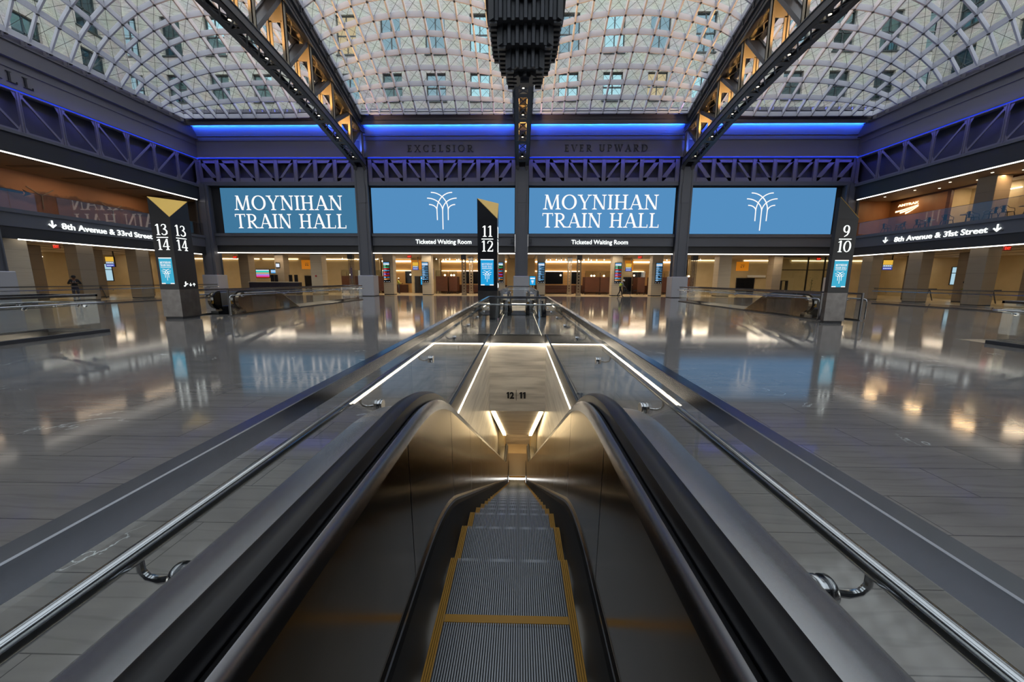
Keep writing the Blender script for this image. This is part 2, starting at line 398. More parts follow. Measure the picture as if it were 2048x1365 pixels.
def make_font():
    T, t = G.TH, G.TN
    G('I', .36).stem(.18)
    G('H', .92).stem(.19).stem(.73).rect(.19, .47, .73, .53)
    G('T', .78).stem(.39, st=False).rect(.03, .94, .75, 1.).rect(.03, .80, .075, 1.).rect(.705, .80, .75, 1.)
    G('L', .70).stem(.19).rect(.19, 0, .66, .06).rect(.615, 0, .66, .22)
    G('E', .70).stem(.19).rect(.19, 0, .63, .06).rect(.585, 0, .63, .2).rect(.19, .94, .6, 1.).rect(.555, .8, .6, 1.).rect(.19, .47, .48, .53).rect(.45, .39, .48, .61)
    G('N', .96).stem(.17, t, sw=.12).stem(.79, t, sb=False, sw=.12).diag(.77, 0, .17, 1, T*1.15)
    G('M', 1.12).diag(.13, 0, .21, 1, t).serif(.13, 0, .15, 1).diag(.55, 0, .23, 1, T*1.1).diag(.55, 0, .89, 1, t).diag(.97, 0, .90, 1, T).serif(.97, 0, .17, 1).rect(.10, .955, .24, 1.).rect(.86, .955, 1.02, 1.)
    G('A', .92).diag(.12, 0, .46, 1, t).diag(.80, 0, .46, 1, T*1.15).rect(.24, .30, .68, .355).serif(.12, 0, .15, 1).serif(.80, 0, .18, 1)
    G('V', .92).diag(.46, 0, .12, 1, T*1.15).diag(.46, 0, .80, 1, t).serif(.12, 1, .18, -1).serif(.80, 1, .15, -1)
    G('W', 1.3).diag(.40, 0, .12, 1, T).diag(.40, 0, .66, 1, t).diag(.90, 0, .64, 1, T).diag(.90, 0, 1.16, 1, t).serif(.12, 1, .16, -1).serif(.64, 1, .14, -1).serif(1.16, 1, .14, -1)
    G('Y', .86).stem(.43, y1=.46, st=False).diag(.42, .42, .13, 1, T).diag(.45, .42, .75, 1, t).serif(.13, 1, .17, -1).serif(.75, 1, .14, -1)
    G('X', .90).diag(.76, 0, .14, 1, T*1.1).diag(.12, 0, .74, 1, t).serif(.14, 1, .16, -1).serif(.74, 1, .14, -1).serif(.12, 0, .14, 1).serif(.77, 0, .16, 1)
    G('O', 1.04).arc(.52, .5, .41, .48, 0, 360, T*1.1, t, 40)
    G('C', .90).arc(.50, .5, .40, .48, 48, 312, T*1.1, t, 32).rect(.72, .70, .77, 1.).rect(.72, 0., .77, .28)
    G('D', 1.0).stem(.19).arc(.40, .5, .49, .47, -90, 90, T*1.1, t, 24).rect(.19, .94, .42, 1.).rect(.19, 0, .42, .06)
    G('P', .76).stem(.19).arc(.36, .73, .28, .24, -90, 90, T, t, 18).rect(.19, .94, .38, 1.).rect(.19, .46, .38, .52)
    G('R', .86).stem(.19).arc(.36, .73, .28, .24, -90, 90, T, t, 18).rect(.19, .94, .38, 1.).rect(.19, .46, .38, .52).diag(.72, 0, .36, .48, T*1.1).serif(.76, 0, .14, 1)
    G('U', .92).stem(.19, y0=.3, sb=False).stem(.75, t, y0=.3, sb=False).arc(.47, .32, .28, .30, 180, 360, T, t, 20)
    G('S', .68).curve([(.60, .80), (.55, .92), (.36, .97), (.16, .90), (.11, .74), (.20, .60), (.36, .52), (.52, .43), (.58, .27), (.52, .10), (.33, .03), (.14, .09), (.08, .22)],
                      [t, t, t, .09, T, T, T, T, T, .09, t, t, t]).rect(.58, .70, .62, .98).rect(.06, .02, .10, .30)
    G('1', .50).stem(.27, st=False).diag(.09, .84, .27, 1.0, .10)
    G('3', .66).curve([(.10, .80), (.18, .94), (.34, .97), (.48, .90), (.50, .74), (.42, .60), (.26, .54)], [t, t, t, .10, T, .10, t]).curve([(.26, .54), (.46, .48), (.57, .33), (.54, .14), (.38, .03), (.20, .03), (.08, .14)], [t, .10, T, T, .09, t, .09])
    G('4', .70).stem(.48, st=False).rect(.04, .27, .66, .335).diag(.07, .30, .46, 1.0, .065)
    G('9', .66).arc(.33, .68, .22, .29, 0, 360, T, t, 28).curve([(.55, .66), (.54, .40), (.44, .16), (.20, .0)], [T, T, .10, .05])
    G('0', .72).arc(.36, .5, .27, .47, 0, 360, T, t, 32)
    G('2', .66).curve([(.10, .74), (.14, .92), (.32, .97), (.50, .88), (.53, .70), (.44, .48), (.26, .26), (.08, .03)], [.10, t, t, .10, T, T, .09, t]).rect(.08, 0, .60, .10).rect(.55, 0, .60, .22)
make_font()
def serif_width(txt, gap=.06): return sum((FONT[c].w if c != ' ' else .42)+gap for c in txt)-gap
def serif_text(mb, txt, o, ux, uy, cap, width=None, thick=.02, gap=.06):
    """letters with origin o (baseline start), unit vectors ux (reading direction) and uy (up); width scales the line"""
    ux = Vector(ux); uy = Vector(uy); n = ux.cross(uy); o = Vector(o)
    sx = cap if width is None else width/serif_width(txt, gap)
    x = 0.; nxt = 0
    for ch in txt:
        if ch == ' ': x += .42+gap; continue
        g = FONT[ch]
        for k, pl in enumerate(g.p):
            d = n*(thick+.0006*(k % 7))
            mb.prism([o+ux*(x+px)*sx+uy*py*cap for px, py in pl], d)
        x += g.w+gap
def palm_logo(mb, o, ux, uy, s, w, thick=.02):
    """three stems that fan into arched branches; s = height"""
    ux = Vector(ux); uy = Vector(uy); n = ux.cross(uy); o = Vector(o)
    k = s/338.; cx, yb = 398., 458.
    lines = [[(398, 458), (398, 285)], [(346, 372), (344, 280)], [(450, 372), (451, 280)]]
    def q(xs, ys, xe, ye): return [(xs+(xe-xs)*(1-math.cos(a)), ys+(ye-ys)*math.sin(a)) for a in [i*math.pi/2/12 for i in range(13)]]
    lines += [q(398, 285, 253, 172), q(398, 285, 533, 172), q(344, 280, 270, 230), q(451, 280, 518, 230), q(344, 280, 492, 120), q(451, 280, 291, 120)]
    for j, ln in enumerate(lines):
        for (a, b), (c, d) in zip(ln, ln[1:]):
            p = Vector((a, b)); r = Vector((c, d)); e = (r-p).normalized(); m = Vector((-e.y, e.x))*w/2/k
            p = p-e*.5; r = r+e*.5
            mb.prism([o+ux*(u.x-cx)*k+uy*(yb-u.y)*k for u in (p+m, r+m, r-m, p-m)], n*(thick+.0006*j))
def sans_mesh(txt, cap, bold=.0, extr=.01, width=None):
    """built-in font turned into mesh data lying in its own XY plane, baseline at the origin; the numeral 1 is drawn with a flag"""
    out = MB(); x = 0.; gap = .10*cap
    def piece(p):
        cu = bpy.data.curves.new('t', 'FONT'); cu.body = p; cu.size = cap/.729; cu.extrude = extr; cu.offset = bold; cu.resolution_u = 3
        o = bpy.data.objects.new('t', cu); col.objects.link(o); bpy.context.view_layer.update()
        me = bpy.data.meshes.new_from_object(o.evaluated_get(bpy.context.evaluated_depsgraph_get()))
        bpy.data.objects.remove(o); bpy.data.curves.remove(cu); return me
    import re
    for p in re.findall('1|[^1]+', txt):
        if p == '1':
            c = cap; w = .145*c+bold*2
            out.prism([(x+.12*c, 0, -extr), (x+.12*c+w, 0, -extr), (x+.12*c+w, c, -extr), (x+.14*c, c, -extr), (x-.03*c, .84*c, -extr), (x+.0*c, .70*c-bold, -extr), (x+.12*c, .77*c, -extr)], (0, 0, 2*extr)); x += .12*c+w+gap
        else:
            me = piece(p.strip()); lead = len(p)-len(p.lstrip()); x += lead*.28*cap
            xs = [v.co.x for v in me.vertices]; x0, x1 = min(xs), max(xs); n = len(out.v)
            out.v += [(v.co.x-x0+x, v.co.y, v.co.z) for v in me.vertices]
            for f in me.polygons: out.f.append(tuple(n+i for i in f.vertices)); out.m.append(0)
            x += x1-x0+gap+(len(p)-len(p.rstrip()))*.28*cap; bpy.data.meshes.remove(me)
    xs = [v[0] for v in out.v]; x0, x1 = min(xs), max(xs)
    k = width/(x1-x0) if width else 1.
    me = bpy.data.meshes.new('lettering'); me.from_pydata([((a-x0)*k, b_, c) for a, b_, c in out.v], [], out.f); me.update()
    return me
def sans_text(name, txt, o, ux, uy, cap, material, parent=None, bold=.0, extr=.01, width=None):
    me = sans_mesh(txt, cap, bold, extr, width); ux = Vector(ux); uy = Vector(uy); n = ux.cross(uy)
    me.transform(Matrix((ux, uy, n)).transposed().to_4x4()); me.transform(Matrix.Translation(Vector(o)))
    me.materials.clear(); me.materials.append(MATS[material])
    ob = bpy.data.objects.new(name, me); col.objects.link(ob)
    if parent is not None: ob.parent = parent
    return ob
def arrow_down(mb, o, ux, uy, s, thick=.02):
    ux = Vector(ux); uy = Vector(uy); n = ux.cross(uy)*thick; o = Vector(o)
    P = lambda a, b: o+ux*a*s+uy*b*s
    mb.prism([P(-.09, .25), P(.09, .25), P(.09, 1), P(-.09, 1)], n)
    mb.prism([P(0, 0), P(0, .26), P(-.34, .56), P(-.46, .44)], n*1.02); mb.prism([P(0, 0), P(.46, .44), P(.34, .56), P(0, .26)], n*1.04)
# ------------------------------------------------------------------ layout of the hall (metres)
XL, XR, YB, YN = -28.9, 29.05, 35.2, -12.4
CX = [-14.15, .12, 14.45]                      # column and truss lines
BAYS = [(-28.9, -14.75), (-13.55, -.48), (.72, 13.85), (15.05, 29.05)]
OC = [-12.85, -.05, 12.80]                     # centre lines of the platform openings
ZLED = 3.9

# ------------------------------------------------------------------ floors
def holed_floor(name, x0, x1, y0, y1, holes, z, m):
    xs = sorted({x0, x1, *[h[0] for h in holes], *[h[1] for h in holes]}); ys = sorted({y0, y1, *[h[2] for h in holes], *[h[3] for h in holes]})
    b = MB()
    for a, c in zip(xs, xs[1:]):
        for d, e in zip(ys, ys[1:]):
            mx, my = (a+c)/2, (d+e)/2
            if any(h[0] < mx < h[1] and h[2] < my < h[3] for h in holes): continue
            b.quad((a, d, z), (c, d, z), (c, e, z), (a, e, z))
    return struct(b.build(name, m))
NEAR = [(c-.8, c+.8, -1.2, 10.45) for c in OC]
FAR = [(c-.8, c+.8, 16.75, 28.6) for c in OC]
holed_floor('floor', -29.2, 29.35, YN, 36.0, NEAR+FAR, 0., 'floor_marble')
b = MB(); b.quad((-46, 36, 0), (46, 36, 0), (46, 48, 0), (-46, 48, 0)); struct(b.build('floor_concourse', 'terrazzo'))
for nm, a, c in (('floor_left', -46, -29.2), ('floor_right', 29.35, 46)):
    b = MB(); b.quad((a, YN, 0), (c, YN, 0), (c, 36, 0), (a, 36, 0)); struct(b.build(nm, 'terrazzo'))

# platform openings: lined wells below the hall floor
def well(c, y0, y1, near):
    zb = -6.15
    w = MB()
    for s in (-1, 1):
        x = c+s*.8
        w.quad((x, y0, -.02), (x, y1+6.5, -.02), (x, y1+6.5, zb), (x, y0, zb))
    w.quad((c-.8, y1, -.02), (c+.8, y1, -.02), (c+.8, y1, -2.23), (c-.8, y1, -2.23))
    w.quad((c-.8, y1+.01, -2.23), (c+.8, y1+.01, -2.23), (c+.8, y1+6.5, -2.23), (c-.8, y1+6.5, -2.23))
    w.quad((c-.8, y0, -.02), (c+.8, y0, -.02), (c+.8, y0, zb), (c-.8, y0, zb))
    struct(w.build('wall_stairwell', 'travertine'))
    t = MB()
    for s in (-1, 1):
        a, d = sorted((c+s*.8, c+s*.775)); t.box(a, d, y0+.1, y1-.0, -.22, .0)
    t.box(c-.775, c+.775, y1-.025, y1, -.22, 0.)
    struct(t.build('trim_1', 'stainless_dark'))
    l = MB()
    for s in (-1, 1):
        a, d = sorted((c+s*.797, c+s*.768)); l.box(a, d, y0+.1, y1, -.247, -.228)
    l.box(c-.782, c+.782, y1-.034, y1-.002, -.25, -.228)
    n = 'LED strip light edging the platform opening under the two-line 12 and 11 wall numbers'
    if not near: n = ['LED strip light edging the opening of the escalator beyond the 13 and 14 pylon', 'LED strip light edging the opening of the far escalator beside the 11 and 12 pylon', 'LED strip light edging the opening of the escalator beyond the 9 and 10 pylon'][OC.index(c)]
    elif c != OC[1]: n = 'LED strip light inside the glass guard at the '+('left' if c < 0 else 'right')+' edge of the photo'
    tag(l.build('strip_light', 'led_opening'), n, 'light', 'strip lights of the platform openings')
    if near and c == OC[1]:
        # lower lobby under the sloping soffit
        s_ = MB(); s_.hexa([(c-.8, 10.46, -2.235), (c+.8, 10.46, -2.235), (c+.62, 14.6, -4.75), (c-.62, 14.6, -4.75), (c-.8, 10.46, -2.1), (c+.8, 10.46, -2.1), (c+.62, 14.6, -4.6), (c-.62, 14.6, -4.6)])
        struct(s_.build('ceiling_stairwell', 'travertine'))
        f = MB(); f.box(c-.8, c+.8, 14.2, 17.1, -6.35, -6.15); struct(f.build('floor_lower', 'terrazzo'))
        e = MB(); e.box(c-.8, c+.8, 16.9, 17.05, -6.15, -2.3)
        for s in (-1, 1):
            a, d = sorted((c+s*.79, c+s*.56)); e.box(a, d, 14.6, 16.9, -6.15, -2.3)
        e.box(c-.56, c+.56, 14.62, 16.9, -4.75, -4.6)
        struct(e.build('wall_lower', 'cream_wall'))
        g = MB(); g.box(c-.35, c+.35, 14.9, 16.6, -4.79, -4.76); tag(g.build('ceiling_light', 'led_lobby'), 'warm ceiling light of the lower lobby at the foot of the escalator', 'light')
        for s, nm in ((-1, 'left'), (1, 'right')):
            g = MB(); p, q = (c+s*.70, 10.5, -2.27), (c+s*.53, 14.55, -4.76); g.bar(p, q, .12, .02)
            tag(g.build('soffit_light', 'led_stair'), f'bright LED strip sloping down the {nm} side of the stairwell soffit below 12 and 11', 'light', 'soffit strips over the escalator')
for c, h in zip(OC, NEAR): well(c, h[2], h[3], True)
for c, h in zip(OC, FAR): well(c, h[2], h[3], False)
# platform numbers on the header wall of the central opening
ln = thing('platform_numbers', 'black platform numbers 12 and 11 with a thin bar on the stairwell header wall', 'sign', (0, 10.44, -1.84))
sans_text('numeral', '12', (-.36, -.012, 0), (1, 0, 0), (0, 0, 1), .19, 'black', ln, .011, .004, .22)
sans_text('numeral', '11', (.01, -.012, 0), (1, 0, 0), (0, 0, 1), .19, 'black', ln, .011, .004, .18)
b = MB(); b.box(-.088, -.076, -.014, -.004, -.06, .25); b.build('divider_bar', 'black', ln)

# ------------------------------------------------------------------ end wall with screens
def end_wall():
    w = MB(); d = MB(); c = MB()
    for (x0, x1) in BAYS:
        w.box(x0, x1, 35.15, 35.7, 4.61, 5.67); w.box(x0, x1, 35.02, 35.15, 5.42, 5.67); w.box(x0, x1, 35.08, 35.15, 4.61, 4.68)
        w.box(x0, x1, 35.35, 35.8, 5.67, 9.75)
        w.box(x0, x1, 34.9, 35.7, 9.82, 10.12)
        d.box(x0, x1, 35.25, 36.1, 3.96, 4.61); d.box(x0-.02, x1+.02, 35.2, 35.4, 9.68, 9.82)
        d.box(x0, x1, 35.32, 35.345, 5.67, 9.75)
    x0, x1 = XL-.3, XR+.3
    c.box(x0, x1, 34.98, 35.8, 12.16, 13.55); c.box(x0, x1, 34.9, 35.8, 13.55, 13.6); c.box(x0, x1, 34.94, 35.8, 13.6, 13.92)
    c.box(x0, x1, 34.86, 35.8, 13.92, 13.98)
    c.box(x0, x1, 34.0, 34.12, 14.52, 15.28); c.box(x0, x1, 33.94, 34.14, 15.2, 15.28)
    o_ = MB(); o_.box(-46.3, 46.3, 35.82, 36.0, 9.7, 15.6); o_.box(-46.3, -29, 35.95, 36.1, 3.9, 9.8); o_.box(29.2, 46.3, 35.95, 36.1, 3.9, 9.8); struct(o_.build('wall_outer', 'panel_back'))
    struct(w.build('wall_back', 'steel_paint')); struct(d.build('trim_2', 'fascia_dark')); struct(c.build('trim_3', 'cornice_paint'))
    # sloping cove under the upper cornice, washed by blue light from behind the lip
    k = MB(); k.quad((x0, 34.96, 13.98), (x1, 34.96, 13.98), (x1, 34.26, 14.82), (x0, 34.26, 14.82)); k.box(x0, x1, 34.0, 34.3, 14.82, 14.86)
    struct(k.build('ceiling_cove', 'cove_paint'))
    e = MB(); e.box(x0, x1, 33.55, 34.0, 15.28, 15.34)
    n = int((x1-x0)/1.06)
    for i in range(n): x = x0+1.06*i; e.box(x-.04, x+.04, 33.6, 33.95, 15.34, 15.6)
    e.box(x0, x1, 33.9, 34.0, 15.34, 15.7)
    struct(e.build('trim_4', 'cornice_paint'))
end_wall()
for i, (x0, x1) in enumerate(BAYS):
    where = ['over the left MOYNIHAN TRAIN HALL screen', 'over EXCELSIOR', 'over EVER UPWARD', 'over the bay nearest the 9 and 10 pylon'][i]
    b = MB(); b.box(x0+.1, x1-.1, 34.16, 34.2, 14.62, 14.66)
    cl_ = tag(b.build('cove_light', 'led_blue'), f'blue LED light washing the sloping cove {where}', 'light', 'blue cove lights of the end wall')
    ld = bpy.data.lights.new('cove_lamp', 'AREA'); ld.shape = 'RECTANGLE'; ld.size = x1-x0-.3; ld.size_y = .04; ld.energy = 430; ld.color = (.014, .10, 1.); ld.spread = R(135)
    o = bpy.data.objects.new('cove_lamp', ld); col.objects.link(o); o.parent = cl_; o.location = ((x0+x1)/2, 34.24, 14.60)
    d_ = Vector((0, 1, .12)).normalized(); zx = Vector((1, 0, 0)); o.rotation_euler = Matrix((zx, (-d_).cross(zx), -d_)).transposed().to_euler()
    b = MB(); b.box(x0+.05, x1-.05, 34.84, 34.88, 12.08, 12.13)
    w2 = where.replace('over', 'below') if i in (1, 2) else ['above the left lattice girder of the end wall', '', '', 'nearest the 9 and 10 pylon'][i]
    tag(b.build('ledge_light', 'led_blue'), f'thin blue LED line on the ledge {w2}', 'light', 'blue ledge lights')
    b = MB(); b.box(x0-.05, x1+.05, 35.2, 35.26, 3.9, 3.97)
    w3 = ['under the left MOYNIHAN TRAIN HALL screen', 'under the palm screen behind the 11 and 12 pylon', 'under the right MOYNIHAN TRAIN HALL screen', 'under the palm screen beside the 9 and 10 pylon'][i]
    tag(b.build('soffit_line_light', 'led_white'), f'white LED soffit line {w3}', 'light', 'white soffit lines')
def graze(x, y, z, L, along, tilt, e=95):
    ld = bpy.data.lights.new('blue_graze_lamp', 'AREA'); ld.shape = 'RECTANGLE'; ld.size = L; ld.size_y = .04; ld.energy = e; ld.color = (.09, .10, 1.); ld.spread = R(100)
    o = bpy.data.objects.new('blue_graze_lamp', ld); col.objects.link(o); o.location = (x, y, z)
    d = Vector(tilt).normalized(); zx = Vector(along); o.rotation_euler = Matrix((zx, (-d).cross(zx), -d)).transposed().to_euler()
for x0, x1 in BAYS: graze((x0+x1)/2, 34.62, 12.3, x1-x0-.3, (1, 0, 0), (0, .42, -1), 62); graze((x0+x1)/2, 34.8, 12.19, x1-x0-.3, (1, 0, 0), (0, .1, 1), 9)
for X, s in ((XL, 1), (XR, -1)):
    for y0, y1 in ((20.75, 34.4), (6.65, 19.45)): graze(X+s*.5, (y0+y1)/2, 12.3, y1-y0, (0, 1, 0), (-s*.42, 0, -1), 55); graze(X+s*.22, (y0+y1)/2, 12.13, y1-y0, (0, 1, 0), (-s*.1, 0, 1), 8)
def vault_wash(x, y, z, L, along, d, e):
    ld = bpy.data.lights.new('blue_vault_lamp', 'AREA'); ld.shape = 'RECTANGLE'; ld.size = L; ld.size_y = .06; ld.energy = e; ld.color = (.16, .22, 1.); ld.spread = R(130)
    o = bpy.data.objects.new('blue_vault_lamp', ld); col.objects.link(o); o.location = (x, y, z)
    d = Vector(d).normalized(); zx = Vector(along); o.rotation_euler = Matrix((zx, (-d).cross(zx), -d)).transposed().to_euler()
for x0, x1 in BAYS: vault_wash((x0+x1)/2, 33.75, 15.4, x1-x0-1.5, (1, 0, 0), (0, -.8, 1), 110 if abs(x0+x1) > 20 else 60)
for X, s in ((XL, 1), (XR, -1)): vault_wash(X+s*.45, 24, 15.06, 18, (0, 1, 0), (s*.8, 0, 1), 200)
# ledge that carries the blue line
b = MB(); b.box(XL, XR, 34.8, 35.0, 12.13, 12.18); struct(b.build('trim_5', 'cornice_paint'))

# ------------------------------------------------------------------ lattice girders round the hall
def girder(name, label, p0, ux, L, n, z0, z1, dirs, wide=True, group='lattice girders round the hall', inset=None):
    """p0 = start at the wall face, ux = direction along the wall, normal = towards the hall"""
    ux = Vector(ux); nrm = Vector((ux.y, -ux.x, 0)); p0 = Vector(p0)
    t = thing(name, label, 'girder', tuple(p0), 0., group)
    P = lambda a, z, o: ux*a+nrm*o+Vector((0, 0, z-p0.z))
    B = lambda mb, a0, a1, zz0, zz1, o0, o1: mb.hexa([P(a0, zz0, o0), P(a1, zz0, o0), P(a1, zz0, o1), P(a0, zz0, o1), P(a0, zz1, o0), P(a1, zz1, o0), P(a1, zz1, o1), P(a0, zz1, o1)])
    b = MB(); B(b, 0, L, z0, z1, -.45, -.4); b.build('backing_panel', 'panel_back', t)
    b = MB(); B(b, 0, L, z1-(.36 if wide else .1), z1, -.02, .06); B(b, 0, L, z1-.06, z1, -.3, .12); b.build('top_chord', 'truss_paint', t)
    b = MB(); B(b, 0, L, z0, z0+(.36 if wide else .14), -.02, .06); B(b, 0, L, z0, z0+.06, -.3, .12); b.build('bottom_chord', 'truss_paint', t)
    w = .34 if wide else .16; st = L/n
    for i in range(n+1):
        a = min(max(i*st, w/2), L-w/2); b = MB(); B(b, a-w/2, a+w/2, z0, z1, 0, .09)
        for e in (-w/2, w/2-.03): B(b, a+e, a+e+.03, z0, z1, .09, .13)
        if not wide:
            for zz, s in ((z0, 1), (z1, -1)):
                b.prism([P(a-.32, zz, .05), P(a+.32, zz, .05), P(a+.09, zz+.5*s, .05), P(a-.09, zz+.5*s, .05)], nrm*.02)
        b.build('vertical_post', 'truss_paint', t)
    for i in range(n):
        a0, a1 = i*st+w/2, (i+1)*st-w/2; d = dirs[i]
        za, zb = (z1-.1, z0+.1) if d > 0 else (z0+.1, z1-.1)
        b = MB(); b.bar(P(a0, za, .03), P(a1, zb, .03), .06, [.2, .34][i in (0, 1, n-2, n-1)] if wide else .12, up=(0, 0, 1)); b.build('diagonal', 'truss_paint', t)
    return t
for i, (x0, x1) in enumerate(BAYS):
    lab = ['lattice girder above the left MOYNIHAN TRAIN HALL screen', 'lattice girder under EXCELSIOR above a palm screen', 'lattice girder under EVER UPWARD above the right MOYNIHAN TRAIN HALL screen', 'lattice girder above the palm screen beside the 9 and 10 pylon'][i]
    girder('lattice_girder', 'blue-lit riveted '+lab, (x0, 35.05, 10.12), (1, 0, 0), x1-x0, 8, 10.12, 12.08, [1]*4+[-1]*4)

# ------------------------------------------------------------------ side walls
SIDE_COL = [20.1, 6.0, -8.1]
def side_wall(s):
    X = XL if s < 0 else XR
    nm = 'left' if s < 0 else 'right'
    o_ = MB(); o_.box(*sorted((X+s*.56, X+s*.7)), YN, 36.2, 8.55, 15.2); struct(o_.build('wall_outer', 'panel_back'))
    bx = lambda mb, o0, o1, y0, y1, z0, z1: mb.box(*sorted((X-s*o0, X-s*o1)), y0, y1, z0, z1)   # o = distance into the hall
    d = MB(); g = MB(); c = MB()
    bx(d, -1.2, .08, YN, 35.2, 3.76, 4.42)
    bx(g, -.6, .12, YN, 35.2, 4.42, 5.2); bx(g, -.6, .2, YN, 35.2, 5.2, 5.42)
    bx(d, -.5, .14, YN, 35.2, 8.52, 9.62); bx(g, -.5, .24, YN, 35.2, 9.62, 9.78)
    bx(c, -.5, .1, YN, 35.2, 12.14, 13.2); bx(c, -.5, .16, YN, 35.2, 13.2, 13.26); bx(c, -.5, .12, YN, 35.2, 13.26, 13.7)
    bx(c, -.5, .34, YN, 35.2, 13.7, 13.78); bx(c, -.5, .3, YN, 35.2, 13.78, 14.55); bx(c, -.5, .4, YN, 35.2, 14.55, 14.63)
    bx(c, -.5, .22, YN, 35.2, 14.63, 15.0)
    k = 0
    y = YN
    while y < 33.8: bx(c, .22, .5, y, y+.06, 14.63, 14.98); y += 1.02
    bx(c, .4, .52, YN, 33.6, 14.9, 15.02)
    struct(d.build(f'wall_{nm}', 'fascia_dark')); struct(g.build('trim_6' if s < 0 else 'trim_7', 'steel_paint')); struct(c.build('trim_8' if s < 0 else 'trim_9', 'cornice_paint'))
    b = MB(); bx(b, .12, .17, YN, 35.0, 12.03, 12.09)
    tag(b.build('ledge_light', 'led_blue'), f'thin blue LED line along the {nm} side wall under the cornice', 'light', 'blue ledge lights')
    b = MB(); bx(b, .02, .07, YN, 34.4, 8.46, 8.53)
    tag(b.build('soffit_line_light', 'led_white'), f'white LED line along the balcony soffit of the {nm} side wall', 'light', 'white soffit lines')
    b = MB(); bx(b, .0, .05, 21.6, 34.2, 3.7, 3.77)
    tag(b.build('soffit_line_light', 'led_white'), f'white LED line along the ground floor soffit of the {nm} side wall', 'light', 'white soffit lines')
    # girders between the wall columns
    for y0, y1, lb in ((20.75, 34.8, 'the end wall'), (6.65, 19.45, 'the hall middle'), (-7.4, 5.35, 'the entrance end')):
        if s < 0: girder('lattice_girder', f'blue-lit slender lattice girder on the left side wall towards {lb}', (X+.05, y0, 9.78), (0, 1, 0), y1-y0, 7, 9.78, 12.04, [1, 1, 1, 1, -1, -1, -1], False)
        else: girder('lattice_girder', f'blue-lit slender lattice girder on the right side wall towards {lb}', (X-.05, y1, 9.78), (0, -1, 0), y1-y0, 7, 9.78, 12.04, [1, 1, 1, -1, -1, -1, -1], False)
side_wall(-1); side_wall(1)
# wall behind the camera
b = MB(); b.box(XL-.5, XR+.5, YN-.4, YN, 0, 15.4); struct(b.build('wall_front', 'steel_dark'))

# raised lettering on the cornices
def relief(name, txt, o, ux, cap, width, label, m='letter_dark', thick=.06):
    t = thing(name, label, 'lettering', o); sx = width/serif_width(txt, .34); x = 0.
    for ch in txt:
        if ch == ' ': x += (.42+.34)*sx; continue
        mb = MB(); serif_text(mb, ch, Vector(ux)*x, ux, (0, 0, 1), cap, FONT[ch].w*sx, thick, .34); mb.build('letter', m, t); x += (FONT[ch].w+.34)*sx
    return t
relief('relief_lettering', 'EXCELSIOR', (-9.98, 34.97, 12.62), (1, 0, 0), .56, 5.8, 'dark raised letters EXCELSIOR on the end wall cornice')
relief('relief_lettering', 'EVER UPWARD', (3.8, 34.97, 12.62), (1, 0, 0), .56, 7.2, 'dark raised letters EVER UPWARD on the end wall cornice')
relief('relief_lettering', 'TRAIN HALL', (XL+.11, 16.3, 12.42), (0, 1, 0), .56, 7.3, 'dark raised letters ending in ALL on the left side cornice')

# ------------------------------------------------------------------ steel columns with stone pedestals
def steel_column(x, y, z1, label, ped=True, w=1.15):
    t = thing('steel_column', label, 'column', (x, y, 0), 0, 'riveted steel columns round the hall')
    b = MB(); z0 = 1.85 if ped else 0
    b.box(-w/2, w/2, -.42, -.36, z0, z1); b.box(-w/2, w/2, .36, .42, z0, z1); b.box(-.3, .3, -.46, -.42, z0, z1)
    b.box(-w/2+.12, -w/2+.2, -.36, .36, z0, z1); b.box(w/2-.2, w/2-.12, -.36, .36, z0, z1)
    for sx in (-1, 1):
        a, c = sorted((sx*(w/2), sx*(w/2-.14))); b.box(a, c, -.455, -.42, z0, z1)
    b.build('shaft', 'steel_paint', t)
    b = MB(); b.box(-.36, .36, -.485, -.455, 9.9-1.6, 9.9); b.build('splice_plate', 'steel_paint', t)
    if ped:
        b = MB(); b.bbox(-.72, .72, -.62, .62, .06, 1.9, .04); b.build('pedestal', 'stone_block', t)
        b = MB(); b.box(-.7, .7, -.6, .6, 0, .06); b.build('pedestal_base', 'black', t)
        b = MB(); b.lathe((.5, -.3, 1.9), [(.05, 0), (.05, .06), (.03, .1), (.001, .11)], 10); b.build('alarm_light', 'red_plastic', t)
    return t
steel_column(CX[0], 35.15, 11.3, 'steel column with pale pedestal between the left train hall screen and a palm screen')
steel_column(CX[1], 35.15, 11.3, 'steel column with pale pedestal behind the far central escalator')
steel_column(CX[2], 35.15, 11.3, 'steel column with pale pedestal right of the worker in a yellow vest')
steel_column(XL+.25, 35.1, 9.8, 'corner steel column with pedestal at the left end of the end wall')
steel_column(XR-.25, 35.1, 9.8, 'corner steel column with pedestal behind the 9 and 10 pylon')
for s, X in ((-1, XL), (1, XR)):
    nm = 'left' if s < 0 else 'right'
    steel_column(X, SIDE_COL[0], 12.1, f'steel column with pale pedestal on the {nm} side wall nearest the end wall')
    steel_column(X, SIDE_COL[1], 12.1, f'steel column with pedestal on the {nm} side wall beside the camera')

